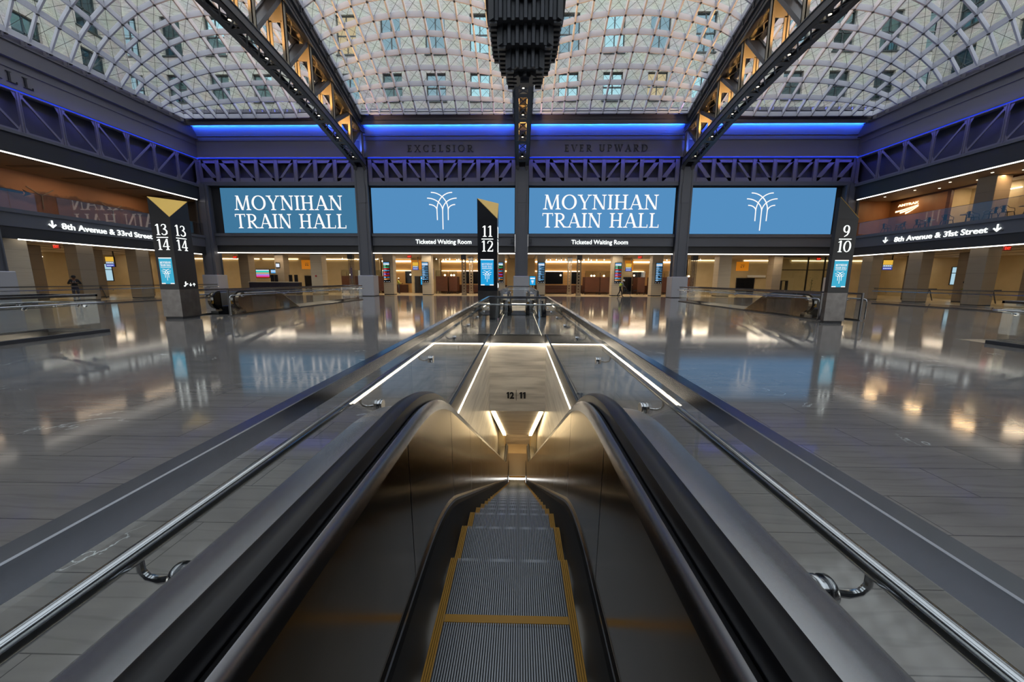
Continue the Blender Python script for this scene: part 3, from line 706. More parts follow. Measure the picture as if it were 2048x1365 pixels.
# ------------------------------------------------------------------ roof trusses
YA, AB, AE = 11.4, 23.4, 22.2
zb = lambda Y: 11.3+2.9*(1-min(1, abs((Y-YA)/AB))**2)
eg = lambda Y: 5.5*(1-min(1, abs((Y-YA)/AE))**1.5)
zs = lambda Y: 15.45+eg(Y)
YT0, YT1 = -11.8, 34.6
def chord_path(n=48): return [YT0+(YT1-YT0)*i/n for i in range(n+1)]
def truss(cx, label):
    t = thing('roof_truss', label, 'truss', (cx, 0, 0), 0, 'arched roof trusses')
    ys = chord_path()
    def plates(x0, x1, lo, hi, fz):
        b = MB(); b.strip([[(x0, Y, fz(Y)+lo), (x1, Y, fz(Y)+lo), (x1, Y, fz(Y)+hi), (x0, Y, fz(Y)+hi)] for Y in ys], True); return b
    def add(b, *a): c = plates(*a); n = len(b.v); b.v += c.v; b.f += [tuple(i+n for i in f) for f in c.f]; b.m += c.m
    b = MB()
    for s in (-1, 1):
        a, c = sorted((s*.575, s*.53)); add(b, a, c, 0, .5, zb)
        a, c = sorted((s*.575, s*.28)); add(b, a, c, 0, .05, zb); a, c = sorted((s*.62, s*.4)); add(b, a, c, .45, .5, zb)
    # legs that run down to the column
    for s in (-1, 1): b.bar((s*.42, 34.5, zb(34.5)+.15), (s*.42, 35.0, zb(34.6)-.7), .3, .1)
    b.build('bottom_chord', 'chord_paint', t)
    lat = MB(); Y = YT1-.6; k = 0
    while Y > YT0+1.1:
        Y2 = Y-.88
        if k % 3 == 0: lat.hexa([(-.3, Y, zb(Y)-.01), (.3, Y, zb(Y)-.01), (.3, Y-.3, zb(Y-.3)-.01), (-.3, Y-.3, zb(Y-.3)-.01), (-.3, Y, zb(Y)+.02), (.3, Y, zb(Y)+.02), (.3, Y-.3, zb(Y-.3)+.02), (-.3, Y-.3, zb(Y-.3)+.02)])
        Ya, Yb = Y-(.3 if k % 3 == 0 else 0), Y2
        lat.bar((-.33, Ya, zb(Ya)+.01), (.33, Yb, zb(Yb)+.01), .075, .02); lat.bar((.33, Ya, zb(Ya)+.03), (-.33, Yb, zb(Yb)+.03), .075, .02)
        Y = Y2; k += 1
    lat.build('chord_lacing', 'chord_paint', t)
    zt = lambda Y: zs(Y)-1.45
    b = MB()
    for s in (-1, 1):
        a, c = sorted((s*.575, s*.53)); add(b, a, c, 0, .75, zt)
        a, c = sorted((s*.66, s*.3)); add(b, a, c, 0, .06, zt); a, c = sorted((s*.66, s*.5)); add(b, a, c, .7, .76, zt); a, c = sorted((s*.62, s*.575)); add(b, a, c, .36, .4, zt)
    b.build('top_chord', 'chord_paint', t)
    lat = MB(); Y = YT1-.6
    while Y > YT0+1.1:
        Y2 = Y-.9
        lat.bar((-.33, Y, zt(Y)+.02), (.33, Y2, zt(Y2)+.02), .08, .025); lat.bar((.33, Y, zt(Y)+.04), (-.33, Y2, zt(Y2)+.04), .08, .025); Y = Y2
    add(lat, -.53, .53, .7, .74, zt)
    lat.build('top_lacing', 'lattice_paint', t)
    b = MB()
    for s in (-1, 1):
        a, c = sorted((s*.64, s*.70)); add(b, a, c, .72, 1.5, zt); a, c = sorted((s*.64, s*.80)); add(b, a, c, 1.4, 1.46, zt)
        Y = YT1-1
        while Y > YT0+1:
            z = zt(Y); a, c = sorted((s*.6, s*.78)); b.box(a, c, Y-.04, Y+.04, z+.78, z+1.42); Y -= 1.03
    add(b, -.7, .7, 1.46, 1.5, zt)
    b.build('gutter', 'chord_paint', t)
    posts = [34.3, 32.2, 29.35, 26.6, 23.95, 21.2, 18.4, 15.6, 12.8, 10.0, 7.2, 4.4, 1.6, -1.2, -4.0, -6.8, -9.6, -11.5]
    for j, Y in enumerate(posts):
        z0, z1 = zb(Y)+.4, zt(Y)+.1
        b = MB()
        for s in (-1, 1):
            a, c = sorted((s*.52, s*.40)); b.box(a, c, Y-.16, Y-.10, z0, z1); b.box(a, c, Y+.10, Y+.16, z0, z1); a, c = sorted((s*.52, s*.49)); b.box(a, c, Y-.16, Y+.16, z0, z1)
        h = z1-z0
        b.box(-.4, .4, Y-.03, Y+.03, z1-.32*h, z1-.02); b.box(-.4, .4, Y-.03, Y+.03, z0, z0+.2)
        for s in (-1, 1): a, c = sorted((s*.4, s*.26)); b.box(a, c, Y-.03, Y+.03, z0, z1-.3*h)
        b.build('vertical_post', 'lattice_paint', t)
    for j in range(len(posts)-1):
        Ya, Yb = posts[j], posts[j+1]
        if (Ya+Yb)/2 < YA: hi, lo = Yb, Ya
        else: hi, lo = Ya, Yb
        b = MB()
        sgn = 1 if lo < hi else -1
        for s in (-1, 1): b.bar((s*.36, hi-.15*sgn, zt(hi)+.05), (s*.36, lo+.15*sgn, zb(lo)+.5), .18, .22)
        L = (Vector((0, hi, zt(hi)))-Vector((0, lo, zb(lo)+.5))).length
        b.bar((0, hi-.3*sgn, zt(hi)-.05), (0, lo+.3*sgn, zb(lo)+.65), .6, .02)
        b.build('diagonal', 'chord_paint', t)
    for Y in [33.4, 30.75, 28.1, 25.4, 22.75, 20.1, 17.4, 14.8, 12.1, 9.4, 6.8, 4.1, 1.4, -1.2, -3.9, -6.6]:
        b = MB(); b.lathe((0, Y, zb(Y)+.12), [(.10, .0), (.12, .02), (.12, .26), (.06, .3)], 12)
        o = b.build('downlight', 'black', t); b = MB(); b.lathe((0, Y, zb(Y)+.112), [(.07, 0), (.07, .006)], 14); b.build('lens', 'downlight', o)
    return t
TR = [truss(CX[0], 'arched steel roof truss landing between the left train hall screen and a palm screen'),
      truss(CX[1], 'arched steel roof truss over the centre that carries the hanging clock'),
      truss(CX[2], 'arched steel roof truss landing left of the palm screen beside the 9 and 10 pylon')]
# amber uplights sitting inside the trusses and blue ones at the wall
for cx, t in zip(CX, TR):
    for Y in (31.2, 28.2, 25.3, 22.5, 19.7, 16.9):
        ld = bpy.data.lights.new('amber_uplight', 'SPOT'); ld.energy = 560; ld.color = (1., .56, .20); ld.spot_size = R(150); ld.spot_blend = .6; ld.shadow_soft_size = .08
        o = bpy.data.objects.new('amber_uplight', ld); col.objects.link(o); o.parent = t; o.location = (0, Y, zb(Y)+.58); o.rotation_euler = (R(180), 0, 0)
        b = MB(); b.box(-.14, .14, Y-.09, Y+.09, zb(Y)+.44, zb(Y)+.5); b.build('uplight_fixture', 'black', t)
    ld = bpy.data.lights.new('blue_uplight', 'SPOT'); ld.energy = 260; ld.color = (.06, .14, 1.); ld.spot_size = R(150); ld.spot_blend = .6; ld.shadow_soft_size = .08
    o = bpy.data.objects.new('blue_uplight', ld); col.objects.link(o); o.parent = t; o.location = (0, 33.7, zb(33.7)+.6); o.rotation_euler = (R(180), 0, 0)

# ------------------------------------------------------------------ glass vaults
SKY = [(-28.42, -14.92, 'L'), (-13.38, -.65, 'C'), (.89, 13.68, 'C'), (15.22, 28.57, 'R')]
def skyz(k, x, Y):
    x0, x1, m = SKY[k]; u = min(1., max(0., (x-x0)/(x1-x0))); q = min(1, abs((Y-YA)/AE)); w = 4*u*(1-u); e = eg(Y)
    if m == 'C': return 15.45+e+2.9*w**.85*(1-q*q)
    u = u if m == 'L' else 1-u
    A = 1.6*e+.6*(1-q**12)
    if u < .6: return 15.2+A*max(0., 1-(1-u/.6)**2)**.8
    t = (u-.6)/.4
    return 15.2+A-(A-.25-e)*t*t
def skylight(k, label):
    x0, x1, m = SKY[k]; nx = 13; ny = 44; y0, y1 = YA-AE, YA+AE
    gx = lambda a: .5+.5*(2*a-1)*(1.15-.15*(2*a-1)**2)
    t = thing('skylight', label, 'skylight', (0, 0, 0), 0, 'arched glass vaults of the roof')
    g = [[Vector((x0+(x1-x0)*gx(i/nx), y1-(y1-y0)*j/ny, 0)) for i in range(nx+1)] for j in range(ny+1)]
    for r in g:
        for p in r: p.z = skyz(k, p.x, p.y)
    fin = MB(); W, D = .05, .34
    def ribbon(pts, side):
        sx = Vector(side)*W
        fin.strip([[p-sx, p+sx, p+sx-Vector((0, 0, D)), p-sx-Vector((0, 0, D))] for p in pts], True)
    for j in range(ny+1): ribbon(g[j], (0, 1, 0))
    for i in range(nx+1): ribbon([g[j][i] for j in range(ny+1)], (1, 0, 0))
    fin.build('steel_grid', 'fin_white', t)
    gl = MB(); n = 0
    gl.strip([[p+Vector((0, 0, .06)) for p in r] for r in g]); gl.build('glazing', 'sky_glass', t, True)
    c = MB(); dz = Vector((0, 0, -.1))
    for j in range(ny):
        if g[j][0].y < 14: break
        for i in range(nx):
            c.tube([g[j][i]+dz, g[j+1][i+1]+dz], .011, 3, False); c.tube([g[j][i+1]+dz, g[j+1][i]+dz], .011, 3, False)
            p = g[j][i]-Vector((0, 0, D+.02)); c.box(p.x-.055, p.x+.055, p.y-.055, p.y+.055, p.z-.03, p.z+.03)
    c.build('bracing_cables', 'cable', t)
skylight(0, 'glass vault over the left bay above the letters ALL')
skylight(1, 'glass vault above EXCELSIOR left of the hanging clock')
skylight(2, 'glass vault above EVER UPWARD right of the hanging clock')
skylight(3, 'glass vault over the right bay above the lounge balcony')

# ------------------------------------------------------------------ buildings seen through the glass
def facade(name, label, o, ux, L, z0, z1, pitch, start, rows, lit):
    """brick front with sash windows; ux runs along it, the front faces the hall"""
    ux = Vector(ux); nrm = Vector((ux.y, -ux.x, 0)); o = Vector(o)
    t = thing(name, label, 'building', tuple(o)); P = lambda a, z, d: ux*a+nrm*d+Vector((0, 0, z-o.z))
    B = lambda mb, a0, a1, zz0, zz1, o0, o1: mb.hexa([P(a0, zz0, o0), P(a1, zz0, o0), P(a1, zz0, o1), P(a0, zz0, o1), P(a0, zz1, o0), P(a1, zz1, o0), P(a1, zz1, o1), P(a0, zz1, o1)])
    b = MB(); cols = []
    a = start
    while a < L-1.5: cols.append(a); a += pitch
    xs = [0]; hw = 1.02
    zc = z0
    for (w0, w1) in rows: B(b, 0, L, zc, w0, -.6, 0); zc = w1
    B(b, 0, L, zc, z1, -.6, 0)
    for (w0, w1) in rows:
        a0 = 0
        for c in cols: B(b, a0, c-hw, w0, w1, -.6, 0); a0 = c+hw
        B(b, a0, L, w0, w1, -.6, 0)
    b.build('brick_front', 'facade_brick', t)
    random.seed(len(name)+int(L))
    for ri, (w0, w1) in enumerate(rows):
        for ci, c in enumerate(cols):
            f = MB(); mid = (w0+w1)/2
            for (p, q, r_, s_) in ((c-hw, c-hw+.09, w0, w1), (c+hw-.09, c+hw, w0, w1), (c-.05, c+.05, w0, w1), (c-hw, c+hw, w0, w0+.1), (c-hw, c+hw, w1-.1, w1), (c-hw, c+hw, mid-.06, mid+.06)): B(f, p, q, r_, s_, -.35, -.25)
            B(f, c-hw-.1, c+hw+.1, w0-.14, w0, -.1, .12)
            w = f.build('window', 'window_frame', t)
            g = MB(); B(g, c-hw+.05, c+hw-.05, w0, w1, -.33, -.31); g.build('pane', 'win_lit' if (ri, ci) in lit else random.choice(['pane_dark', 'pane_shade', 'pane_shade', 'pane_bright']), w)
    return t
ROWS = [(17.6, 19.4), (20.2, 22.9), (24.7, 28.4)]
facade('brick_building', 'pale brick building with paired sash windows seen through the glass behind the end wall', (-44, 43, 14), (1, 0, 0), 88, 14, 33.5, 4.62, 2.7, ROWS, {(0, 6), (2, 5), (1, 12)})
facade('brick_building', 'pale brick building seen through the left glass vault beyond the left side wall', (-41, -4, 14), (0, 1, 0), 46.4, 14, 33.5, 5.0, 2.9, ROWS, set())
facade('brick_building', 'pale brick building seen through the right glass vault beyond the right side wall', (41, 42.4, 14), (0, -1, 0), 46.4, 14, 33.5, 5.0, 2.9, ROWS, set())
# ------------------------------------------------------------------ the four video screens
def screen(x0, x1, m, label, kind):
    t = thing('video_screen', label, 'screen', ((x0+x1)/2, 35.3, 5.73), 0, 'video screens of the end wall')
    cx = (x0+x1)/2; h = 3.97
    b = MB(); b.box(x0-cx-.08, x1-cx+.08, -.02, .05, -.06, h+.06); b.build('bezel', 'black', t)
    b = MB(); b.box(x0-cx, x1-cx, -.05, -.02, 0, h); b.build('display', m, t)
    b = MB()
    if kind[0] == 'text':
        (a0, a1, za), (b0, b1, zb_) = kind[1:]
        serif_text(b, 'MOYNIHAN', (a0-cx, -.05, za-5.73), (1, 0, 0), (0, 0, 1), 1.26, a1-a0, .012, .05)
        serif_text(b, 'TRAIN HALL', (b0-cx, -.05, zb_-5.73), (1, 0, 0), (0, 0, 1), 1.26, b1-b0, .012, .05)
        b.build('lettering', 'screen_text', t)
    else:
        palm_logo(b, (kind[1]-cx, -.05, kind[2]-5.73), (1, 0, 0), (0, 0, 1), 3.22, .085, .012); b.build('palm_emblem', 'screen_text', t)
screen(-27.35, -14.9, 'screen_teal', 'video screen reading MOYNIHAN TRAIN HALL on darker blue, above the ticket counter', ('text', (-26.15, -16.15, 7.76), (-26.25, -15.9, 6.15)))
screen(-13.5, -.52, 'screen_blue', 'video screen with white palm emblem, partly behind the 11 and 12 pylon', ('palm', -7.05, 6.08))
screen(.78, 13.78, 'screen_blue', 'video screen reading MOYNIHAN TRAIN HALL on lighter blue, right of the central column', ('text', (2.05, 12.35, 7.84), (1.95, 12.5, 6.26)))
screen(15.14, 27.8, 'screen_blue', 'video screen with white palm emblem, beside the 9 and 10 pylon', ('palm', 21.48, 6.03))

# ------------------------------------------------------------------ lit signs
def beam_sign(txt, x0, x1, label):
    t = thing('waiting_room_sign', label, 'sign', (x0, 35.1, 4.78), 0, 'ticketed waiting room signs')
    sans_text('lettering', txt, (0, -.03, 0), (1, 0, 0), (0, 0, 1), .40, 'letter_white', t, .006, .02, x1-x0)
    b = MB(); b.box(-.05, x1-x0+.05, 0, .045, .02, .08); b.build('mounting_rail', 'steel_dark', t)
beam_sign('Ticketed Waiting Room', -9.56, -4.45, 'white lit letters Ticketed Waiting Room on the beam beside the 11 and 12 pylon')
beam_sign('Ticketed Waiting Room', 4.65, 9.75, 'white lit letters Ticketed Waiting Room on the beam right of the central column')
t = thing('street_sign', 'white lit letters 8th Avenue & 33rd Street with one arrow on the balcony edge', 'sign', (XL+.15, 23.05, 4.58))
sans_text('lettering', '8th Avenue & 33rd Street', (.01, .68, 0), (0, 1, 0), (0, 0, 1), .38, 'letter_white', t, .006, .02, 5.85)
b = MB(); arrow_down(b, (.01, .2, -.02), (0, 1, 0), (0, 0, 1), .46); b.build('arrow', 'letter_white', t)
b = MB(); b.box(-.028, .0, 0, 6.55, .02, .08); b.build('mounting_rail', 'steel_dark', t)
t = thing('street_sign', 'white lit letters 8th Avenue & 31st Street between two arrows on the balcony edge', 'sign', (XR-.15, 30.4, 4.58))
sans_text('lettering', '8th Avenue & 31st Street', (-.01, 0, 0), (0, -1, 0), (0, 0, 1), .38, 'letter_white', t, .006, .02, 5.85)
for yy in (.72, -6.32):
    b = MB(); arrow_down(b, (-.01, yy, -.02), (0, -1, 0), (0, 0, 1), .46); b.build('arrow', 'letter_white', t)
b = MB(); b.box(0, .028, -6.6, 1.0, .02, .08); b.build('mounting_rail', 'steel_dark', t)

# ------------------------------------------------------------------ glass guards round the openings
def guard(label, c, y0, y1, near):
    t = thing('glass_guard', label, 'railing', (c, y0, 0), 0, 'glass guards round the escalator openings')
    L = y1-y0; hx = .80; jo = []
    if near:
        y = -1.17
        while y < y1-.4: jo.append(y-y0); y += 1.335
        jo = [j for j in jo if j >= 0]; jo.append(L)
    else:
        n = round(L/1.4); jo = [L*i/n for i in range(n+1)]
    for s in (-1, 1):
        for a, d in zip(jo, jo[1:]):
            b = MB(); b.box(*sorted((s*(hx-.009), s*(hx+.009))), a+.005, d-.005, .0, 1.06); b.build('glass_panel', 'guard_glass', t)
        b = MB(); b.box(*sorted((s*(hx-.03), s*(hx-.012))), 0, L, -.01, .05); b.box(*sorted((s*(hx+.012), s*(hx+.06))), 0, L, .0, .035); b.build('base_shoe', 'stainless_dark', t)
        b = MB(); b.bbox(*sorted((s*(hx-.028), s*(hx+.028))), -.02, L+.028, 1.035, 1.1, .003)
        if near:
            for k in (2.02-.0,): pass
        b.build('top_rail', 'rail_steel', t)
        r = .024; xo = s*(hx+.115); zh = .86
        pts = [(xo, .05, zh), (xo, L+.0, zh)]
        if not near: pts = [(xo, -.12, .06), (xo, -.12, zh-.12), (xo, -.085, zh-.03), (xo, 0, zh), (xo, L, zh)]
        b = MB(); b.tube(pts, r, 12); b.build('handrail', 'chrome', t, True)
        ys = [(a+d)/2 for a, d in zip(jo, jo[1:])] if near else [(a+d)/2 for a, d in zip(jo[::2], jo[1::2])]
        for y in ys:
            b = MB()
            b.lathe((s*hx+-.024, y, .795), [(.033, 0), (.036, .004), (.036, .016), (.03, .018), (.03, .03), (.036, .032), (.036, .044), (.033, .048)], 18, 'x'); 
            b.tube([(s*(hx+.02), y, .79), (s*(hx+.07), y, .782), (s*(hx+.1), y, .79), (xo, y, .81), (xo, y, .845)], .009, 8)
            b.build('rail_bracket', 'chrome', t, True)
        if not near:
            b = MB(); b.box(*sorted((s*(hx-.03), s*(hx+.03))), -.05, -.0, 0, 1.1); b.box(*sorted((s*(hx-.05), s*(hx+.05))), -.12, .02, 0, .03); b.build('end_post', 'stainless_dark', t)
    m = 2 if near else 1
    for i in range(m):
        b = MB(); w = 2*hx/m; b.box(-hx+i*w+.01, -hx+(i+1)*w-.01, L-.009, L+.009, 0, 1.06); b.build('glass_panel', 'guard_glass', t)
    b = MB(); b.box(-hx, hx, L+.012, L+.05, 0, .035); b.build('base_shoe', 'stainless_dark', t)
    b = MB(); b.bbox(-hx-.028, hx+.028, L-.028, L+.028, 1.036, 1.101, .003); b.build('top_rail', 'rail_steel', t)
    b = MB(); b.tube([(-hx-.115, L, .86), (-hx-.1, L+.09, .86), (-hx-.04, L+.115, .86), (hx+.04, L+.115, .86), (hx+.1, L+.09, .86), (hx+.115, L, .86)], .024, 12); b.build('handrail', 'chrome', t, True)
    for x in (-.45, .45):
        b = MB(); b.lathe((x, L-.026, .76), [(.036, 0), (.036, .052)], 16, 'y'); b.tube([(x, L+.02, .76), (x, L+.085, .757), (x, L+.112, .8), (x, L+.115, .845)], .009, 8); b.build('rail_bracket', 'chrome', t, True)
    return t
guard('long glass guard with steel rails on both sides of the escalator under the camera', OC[1], -1.17, 10.45, True)
guard('near glass guard at the left edge of the photo, before the 13 and 14 pylon', OC[0], -1.17, 10.45, True)
guard('near glass guard at the right edge of the photo beyond the 9 and 10 pylon', OC[2], -1.17, 9.55, True)
guard('glass guard round the side escalator behind the 13 and 14 pylon', OC[0], 15.35, 28.6, False)
guard('glass guard round the central far escalator beside the 11 and 12 pylon', OC[1], 15.6, 28.6, False)
guard('glass guard round the side escalator behind the 9 and 10 pylon', OC[2], 15.25, 28.6, False)
# long guards along the edges of the hall floor in front of the side concourses
def edge_guard(label, x, y0, y1):
    t = thing('edge_railing', label, 'railing', (x, y0, 0), 0, 'glass railings in front of the side concourses')
    L = y1-y0; n = round(L/1.9)
    for i in range(n):
        b = MB(); b.box(-.009, .009, L*i/n+.01, L*(i+1)/n-.01, .04, 1.06); b.build('glass_panel', 'guard_glass', t)
    b = MB(); b.box(-.03, .03, 0, L, 1.04, 1.1); b.build('top_rail', 'stainless_dark', t)
    b = MB(); b.box(-.05, .05, 0, L, 0, .06); b.build('base_shoe', 'stainless_dark', t)
    s = -1 if x > 0 else 1
    b = MB(); b.tube([(s*.11, 0, .88), (s*.11, L, .88)], .024, 8); b.build('handrail', 'chrome', t, True)
    for i in range(n):
        b = MB(); y = L*(i+.5)/n; b.tube([(0, y, .78), (s*.08, y, .78), (s*.11, y, .86)], .012, 6); b.build('rail_bracket', 'chrome', t, True)
edge_guard('glass railing with lit handrail before the concourse with the photographer', -25.6, 13.0, 31.5)
edge_guard('glass railing with handrail before the concourse beyond the 9 and 10 pylon', 25.3, 12.0, 27.5)

# ------------------------------------------------------------------ escalators
def bend(Y, Yb=1.88, tl=.42, sl=.554, drop=6.15, tl2=.7):
    """height of the inclined path relative to the upper landing"""
    Ye = Yb+drop/sl
    if Y <= Yb-tl: return 0.
    if Y < Yb+tl: u = (Y-Yb+tl); return -sl*u*u/(4*tl)
    if Y <= Ye-tl2: return -sl*(Y-Yb)
    if Y < Ye+tl2: u = (Ye+tl2-Y); return -drop+sl*u*u/(4*tl2)
    return -drop
def ysamples(a, b_, dense=((1.3, 2.5), (12.2, 13.8))):
    ys = [a]
    while ys[-1] < b_-1e-6:
        y = ys[-1]; st = .07 if any(p <= y <= q for p, q in dense) else .4
        nx = y+st
        for p, q in dense:
            if y < p < nx: nx = p
        ys.append(min(nx, b_))
    return ys
TREAD = {}
def tread_meshes():
    b = MB(); hw, L = .328, .4
    b.mi = 0; b.box(-hw, hw, 0, L-.012, -.03, -.009)
    n = 62
    for i in range(n):
        x = -hw+(i+.5)*2*hw/n; w = .0027
        b.mi = 1; b.hexa([(x-w, 0, -.01), (x+w, 0, -.01), (x+w, L, -.01), (x-w, L, -.01), (x-w, .002, 0), (x+w, .002, 0), (x+w, L-.001, 0), (x-w, L-.001, 0)])
    b.mi = 1
    for i in range(n):   # ribbed curved riser under the nose
        x = -hw+(i+.5)*2*hw/n; w = .0027
        b.quad((x-w, L-.002, -.01), (x+w, L-.002, -.01), (x+w, L-.05, -.225), (x-w, L-.05, -.225))
    b.mi = 0; b.box(-hw, hw, L-.075, L-.055, -.23, -.01)
    o = b.build('step', ['tread_groove', 'tread_steel']); TREAD['step'] = o.data; bpy.data.objects.remove(o)
    b = MB(); b.mi = 1; b.box(-hw, -hw+.04, 0, L, -.02, -.006); b.box(hw-.04, hw, 0, L, -.02, -.006); b.mi = 0; b.box(-hw+.041, hw-.041, 0, .04, -.02, .0012)
    for k in range(4):
        for s in (-1, 1): x = s*(hw-.006-k*.0098); b.box(x-.0036, x+.0036, 0, L, -.008, .0012)
    o = b.build('demarcation_line', ['yellow_paint', 'yellow_groove']); TREAD['line'] = o.data; bpy.data.objects.remove(o)
tread_meshes()
def escalator(label, c, yo, drop, full):
    t = thing('escalator', label, 'escalator', (c, yo, 0), 0, 'escalators down to the platforms')
    yend = 1.88+drop/.554+1.5
    f = lambda Y: bend(Y, drop=drop)
    ye = 1.88+drop/.554
    ys = ysamples(-.62, yend, ((1.3, 2.5), (ye-.8, ye+.8)))
    nm = {-1: 'left', 1: 'right'}
    for s in (-1, 1):
        # moving handrail with the newel loop at the upper end
        prof = [(-.042, -.03), (-.044, -.008), (-.034, .018), (-.012, .028), (.012, .028), (.034, .018), (.044, -.008), (.042, -.03), (.024, -.036), (-.024, -.036)]
        path = []
        for i in range(13):
            a = -math.pi/2*.75-(math.pi-.125*math.pi*2*.5)*0+0
        R0 = .40
        for i in range(12, 0, -1):
            a = math.pi*i/12*.93
            path.append((-.62-R0*math.sin(a), .60+R0*math.cos(a)))
        path += [(y, 1.0+f(y)) for y in ys]
        R1 = .36
        for i in range(1, 12):
            a = math.pi*i/12*.93; path.append((yend+R1*math.sin(a), -drop+1.0-R1+R1*math.cos(a)))
        rows = []
        for i, (y, z) in enumerate(path):
            a = path[max(i-1, 0)]; d = path[min(i+1, len(path)-1)]; dy, dz = d[0]-a[0], d[1]-a[1]; l = math.hypot(dy, dz); ny, nz = -dz/l, dy/l
            rows.append([(s*.455+px, y+ny*pn, z+nz*pn) for px, pn in prof])
        b = MB(); b.strip(rows, True); b.poly(rows[0]); b.poly(rows[-1]); b.build('handrail', 'rubber', t, True)
        # newel cheek
        b = MB(); k = [(-.62-.37*math.sin(math.pi*i/14), .60+.37*math.cos(math.pi*i/14)) for i in range(15)]
        k = [(-.6, 0.0)]+k[::-1][:0]+[(y, z) for y, z in k[::-1]]+[(-.6, .97)]
        b.prism([(s*.385, y, z) for y, z in k], (s*.29, 0, 0)); b.build('newel_cheek', 'warm_steel', t)
        # outer decking and cladding
        sw = lambda prof, m, name, yy=ys, sm=False: (lambda q: (q.strip([[(s*x, y, dz+f(y)) for x, dz in prof] for y in yy]), q.build(name, m, t, sm)))(MB())
        sw([(.505, .968), (.52, .962), (.658, .943), (.672, .934), (.674, .915)], 'brushed_steel', 'outer_deck')
        y1 = [y for y in ys]
        sw([(.674, .915), (.674, -.55)], 'warm_steel' if not full else 'stainless_dark', 'outer_cladding')
        sw([(.41, .962), (.505, .962)], 'black', 'guide_track')
        sw([(.412, .962), (.408, .978), (.394, .984), (.382, .975), (.374, .955), (.37, .93)], 'stainless', 'inner_moulding', ys, True)
        sw([(.36, .36), (.352, .345), (.352, .325)], 'stainless', 'skirt_moulding')
        sw([(.352, .325), (.345, .3), (.339, -.12)], 'skirt_black', 'skirt_panel')
        # inner panels with fine joints
        js = [-.62, .45, 1.33, 2.2, 3.05, 3.9, 4.75]
        while js[-1] < yend-1.3: js.append(js[-1]+1.3)
        js.append(yend)
        for a, d in zip(js, js[1:]):
            yy = [a+.004]+[y for y in ys if a+.02 < y < d-.02]+[d-.004]
            sw([(.371, .935), (.361, .36)], 'warm_steel' if full else 'side_steel', 'inner_panel', yy)
        sw([(.376, .935), (.366, .3)], 'black', 'panel_backing')
        b = MB(); b.box(*sorted((s*.36, s*.69)), -.86, -.60, 0, .14); b.build('newel_base', 'black', t)
    b = MB(); b.box(-.69, .69, -1.2 if full else -.9, .40, -.05, .0); b.build('landing_plate', 'stainless_dark', t)
    b = MB(); b.box(-.33, .33, .40, .68, -.03, .004)
    for i in range(22): x = -.318+i*.0303; b.box(x-.004, x+.004, .62, .74, -.005, .008)
    b.build('comb_plate', 'yellow_paint' if full else 'stainless_dark', t)
    drops = [0, 0, 0, .027, .11, .27, .47]
    n = int((yend-1.0-.68)/.4) if full else 4
    for i in range(n):
        yf = .68+.4*i; zf = -bend(yf+.4-.02, 2.2, .5, drop=drop, tl2=.6) if i > 2 else 0.
        z = -zf-.004*i*0
        o = bpy.data.objects.new('step', TREAD['step']); col.objects.link(o); o.parent = t; o.location = (0, yf, z-(.001 if i else 0))
        q = bpy.data.objects.new('demarcation_line', TREAD['line']); col.objects.link(q); q.parent = o
    if full:
        b = MB(); b.box(-.69, .69, yend-.6, yend+1.3, -drop-.04, -drop+.003); b.build('lower_landing_plate', 'taupe_stone', t)
        b = MB(); b.box(-.33, .33, yend-.74, yend-.66, -drop-.03, -drop+.012); b.build('lower_comb', 'yellow_paint', t)
    else:
        # warning and arrow stickers on the newels
        for s in (-1, 1):
            b = MB(); b.mi = 0; b.box(s*.43-.05, s*.43+.05, -1.045, -1.035, .62, .74); b.mi = 1; b.box(s*.43-.05, s*.43+.05, -1.04, -1.03, .48, .61)
            b.build('sticker', ['white_paint', 'yellow_paint'], t)
        b = MB(); b.quad((-.69, .4, -.3), (.69, .4, -.3), (.69, yend, -drop-.3), (-.69, yend, -drop-.3)); b.build('underside', 'black', t)
    return t
escalator('escalator running down from under the camera, with yellow-edged ribbed steps', OC[1], 0., 6.15, True)
escalator('escalator with bronze side panels behind the 13 and 14 pylon', OC[0], 17.0, 2.4, False)
escalator('escalator seen end on beyond the central opening, beside the black bag', OC[1], 17.35, 2.4, False)
escalator('escalator with bronze side panels behind the 9 and 10 pylon', OC[2], 17.0, 2.4, False)

